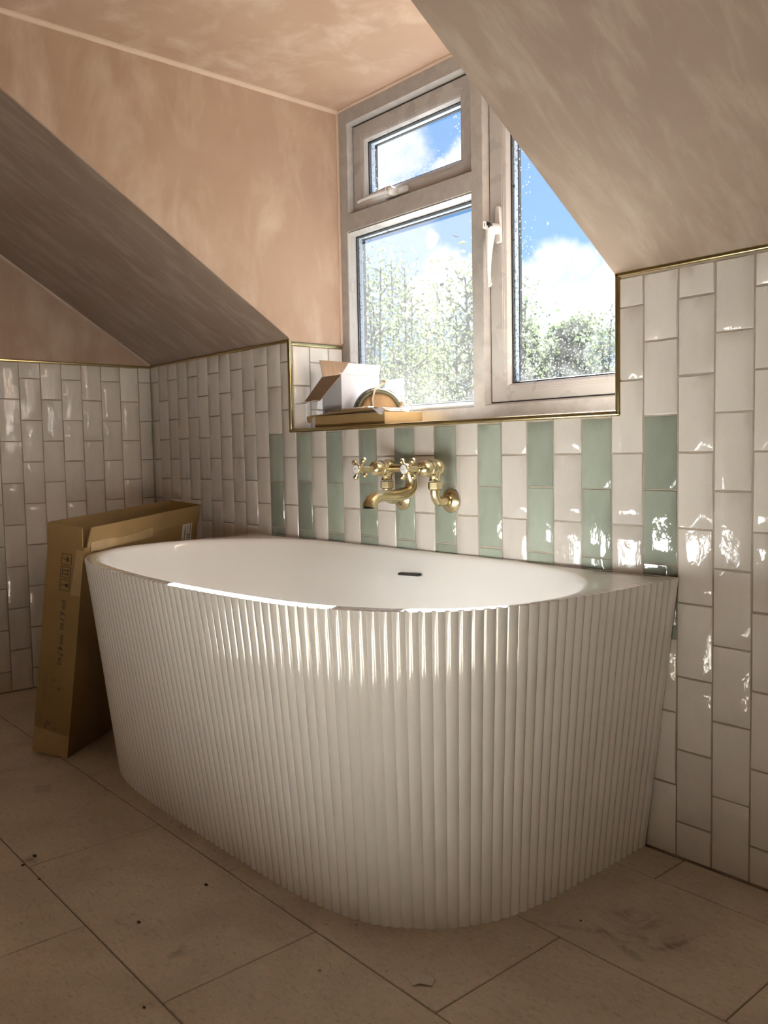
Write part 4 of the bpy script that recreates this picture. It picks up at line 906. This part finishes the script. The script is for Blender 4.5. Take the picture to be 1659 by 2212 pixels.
# roof slates under the window outside
g = MB(); g.box((-3, .30, .55), (6, .34, .90)); 
g.prism([(-3, .32, .88), (-3, 1.6, -.1), (-3, 1.6, -.2), (-3, .32, .75)], (9, 0, 0)); struct(g.build('roof_outside', pmat('slate', (.085, .085, .09), .6, var=.15, vscale=8)))
def leaf_mat(name, c, t):
    m = bpy.data.materials.new(name); m.use_nodes = True; nt = m.node_tree; nt.nodes.clear(); N = nt.nodes.new; L = nt.links.new
    at = N('ShaderNodeAttribute'); at.attribute_name = 'tint'
    mx = N('ShaderNodeMix'); mx.data_type = 'RGBA'; L(at.outputs['Fac'], mx.inputs['Factor']); mx.inputs[6].default_value = (*[v*.55 for v in c], 1); mx.inputs[7].default_value = (*[v*1.5 for v in c], 1)
    d = N('ShaderNodeBsdfDiffuse'); L(mx.outputs[2], d.inputs[0]); tr = N('ShaderNodeBsdfTranslucent'); m2 = N('ShaderNodeMix'); m2.data_type = 'RGBA'; L(at.outputs['Fac'], m2.inputs['Factor']); m2.inputs[6].default_value = (*[v*.4 for v in t], 1); m2.inputs[7].default_value = (*[v*1.6 for v in t], 1); L(m2.outputs[2], tr.inputs[0])
    ms = N('ShaderNodeMixShader'); ms.inputs[0].default_value = .4; L(d.outputs[0], ms.inputs[1]); L(tr.outputs[0], ms.inputs[2]); o = N('ShaderNodeOutputMaterial'); L(ms.outputs[0], o.inputs[0]); return m
LK = 1.35
M_LEAF = leaf_mat('leaf_green', (.030*LK, .036*LK, .026*LK), (.036*LK, .046*LK, .024*LK))
M_LEAFY = leaf_mat('leaf_yellowgreen', (.038*LK, .042*LK, .026*LK), (.052*LK, .060*LK, .026*LK))
M_BARK = pmat('bark', (.02, .016, .012), .9, var=.3, vscale=20)
def plant(name, base, shoots, leaf, nl, mat, label, cat, group=None):
    """shoots: list of (top point, spread radius, start height fraction); leaves cluster along each leading shoot"""
    base = Vector(base); root = tag(empty(name, base), label, cat, group)
    tr = MB(); lv = MB()
    for top, rad, f0 in shoots:
        top = Vector(top); mid = base.lerp(top, .5)+Vector((random.uniform(-.1, .1), random.uniform(-.1, .1), 0)); n = 8
        path = [((1-t)**2)*base+2*t*(1-t)*mid+t*t*top for t in [i/n for i in range(n+1)]]
        tr.tube(path, [.05*(1-i/n)**1.2+.006 for i in range(n+1)], 7)
        twigs = []
        for k in range(40):
            t = f0+(1-f0)*(k+random.random())/40; p = ((1-t)**2)*base+2*t*(1-t)*mid+t*t*top
            rr = rad*(1-(t-f0)/(1-f0)*.78)*random.uniform(.5, 1.15); a_ = random.uniform(0, 2*PI); q = p+Vector((math.cos(a_)*rr, math.sin(a_)*rr, rr*random.uniform(.3, 1.0))); twigs.append((p, q)); tr.tube([p, p.lerp(q, .5)+Vector((0, 0, .02)), q], [.008, .005, .003], 4)
        for k in range(int(nl*2.0)//len(shoots)):
            p, q = random.choice(twigs); t = random.uniform(.15, 1.08); c0 = p.lerp(q, t)+Vector([random.gauss(0, .07+rad*.17) for _ in range(3)])
            s_ = leaf*random.uniform(.6, 1.3); d1 = Vector([random.gauss(0, 1) for _ in range(3)]).normalized(); d2_ = d1.cross(Vector([random.gauss(0, 1) for _ in range(3)])).normalized(); nn = d1.cross(d2_)*s_*.15
            lv.add([c0-d1*s_, c0+d2_*s_*.42+nn, c0+d1*s_, c0-d2_*s_*.42+nn], [(0, 1, 2), (0, 2, 3)], 0, random.random())
    lv_o = lv.build; me = None
    tr.build('trunk', M_BARK, root, smooth=True)
    lv.build('foliage', mat, root)
def W(x, y, Y):      # a point of the garden at depth Y metres behind the wall
    d = CR*((x-829.5)/1864.1)-CU*((y-1106)/1864.1)+CF; return CP+d*((Y-CP.y)/d.y)
def tall(label, xs, Y, rad, nl, mat, leaf=.034, cat='tree', group=None, name='garden_tree'):
    pts = [(W(x, y, Y), rad*s, f0) for x, y, s, f0 in xs]; bx = sum((p[0].x for p in pts))/len(pts)
    plant(name, (bx, Y, -3.4), pts, leaf, nl, mat, label, cat, group)
tall('slender leafy tree seen through the lower left pane, nearest the frame', [(795, 590, .9, .52), (822, 575, .8, .52), (775, 640, 1, .52), (806, 650, 1, .52)], 5.0, .65, 1860, M_LEAF)
tall('leafy tree with two upright shoots in the middle of the left pane', [(845, 570, .8, .52), (874, 580, .8, .52), (890, 640, 1.1, .52), (860, 660, 1.1, .52)], 7.2, .85, 1984, M_LEAFY)
tall('leafy tree with one tall shoot seen left of the window mullion', [(945, 620, .7, .52), (920, 690, 1.0, .52), (960, 700, 1.0, .52)], 9.3, .9, 1488, M_LEAFY)
tall('open leafy tree standing right behind the window mullion', [(1005, 600, 1.0, .52), (1030, 620, 1.0, .52), (985, 680, 1.1, .52), (1060, 640, 1.0, .52)], 3.9, .5, 1736, M_LEAF)
tall('leafy tree seen at the left edge of the right pane', [(1135, 650, .9, .52), (1118, 640, .8, .52), (1100, 690, 1, .52)], 8.0, .8, 2000, M_LEAF)
def bush(label, x0, x1, ytop, ybot, Y, mat, nl, leaf=.05):
    a, c = W(x0, ytop, Y), W(x1, ybot, Y); ctr = Vector(((a.x+c.x)/2, Y, (a.z+c.z)/2)); rx = abs(c.x-a.x)/2; rz = (a.z-c.z)/2
    r = tag(empty('garden_bush', (ctr.x, Y, -3.4)), label, 'bush'); lv = MB(); tr = MB()
    lobes = [(ctr+Vector((random.uniform(-.8, .8)*rx, random.uniform(-.5, .5), random.uniform(-.75, .55)*rz)), random.uniform(.28, .45)*min(rx, rz*1.4)) for _ in range(14)]+[(ctr+Vector((k*rx, 0, -rz*.3)), rz*.7) for k in (-.6, -.2, .2, .6)]
    for i in range(4): tr.tube([(ctr.x+(i-1.5)*.2, Y, -3.4), (ctr.x+(i-1.5)*rx*.3, Y, ctr.z-rz), lobes[i][0]], [.08, .05, .01], 6)
    for k in range(nl):
        p, q = random.choice(lobes); d = Vector([random.gauss(0, 1) for _ in range(3)]).normalized(); c0 = p+d*q*random.uniform(.75, 1.08)
        s_ = leaf*random.uniform(.6, 1.3); d1 = Vector([random.gauss(0, 1) for _ in range(3)]).normalized(); d2_ = d1.cross(Vector([random.gauss(0, 1) for _ in range(3)])).normalized(); nn = d1.cross(d2_)*s_*.15
        lv.add([c0-d1*s_, c0+d2_*s_*.5+nn, c0+d1*s_, c0-d2_*s_*.5+nn], [(0, 1, 2), (0, 2, 3)], 0, random.random())
    tr.build('trunk', M_BARK, r, smooth=True); lv.build('foliage', mat, r)
bush('dense rounded bush filling the bottom of the right pane', 1095, 1290, 690, 900, 12.4, M_LEAF, 9000)
bush('bush behind the right edge of the right pane', 1260, 1420, 745, 900, 15.2, M_LEAF, 5000)
bush('dense bush filling the bottom left corner of the left pane', 755, 930, 745, 930, 13.0, M_LEAF, 6500)
bush('dense bush at the foot of the window mullion', 900, 1075, 735, 930, 16.0, M_LEAFY, 6500)
tall('thin twiggy shoot rising above the bush at the right pane edge', [(1320, 690, .6, .80), (1300, 720, .5, .8)], 9.0, .45, 500, M_LEAF, name='garden_sapling')

def hedge():
    r = tag(empty('garden_hedge', (-12, 19, -3.4)), 'long dense garden hedge running across the far end behind the trees', 'hedge')
    b = MB(); b.box((-34, 18.4, -3.4), (10, 19.6, 1.0)); b.build('inner_branches', pmat('dark_twigs', (.012, .014, .008), .95), r)
    lv = MB()
    for k in range(9000):
        x = random.uniform(-34.3, 10.3); h = 1.05+.35*noise.noise((x*.4, 3, 0)); z = random.uniform(-3.4, h); y = 18.3+random.gauss(0, .12) if z < h-.25 else random.uniform(18.2, 19.8)
        s_ = random.uniform(.10, .22); c0 = Vector((x, y, z)); d1 = Vector([random.gauss(0, 1) for _ in range(3)]).normalized(); d2_ = d1.cross(Vector([random.gauss(0, 1) for _ in range(3)])).normalized()
        lv.add([c0-d1*s_, c0+d2_*s_*.5, c0+d1*s_, c0-d2_*s_*.5], [(0, 1, 2), (0, 2, 3)], 0, random.random())
    lv.build('foliage', M_LEAF, r)
hedge()
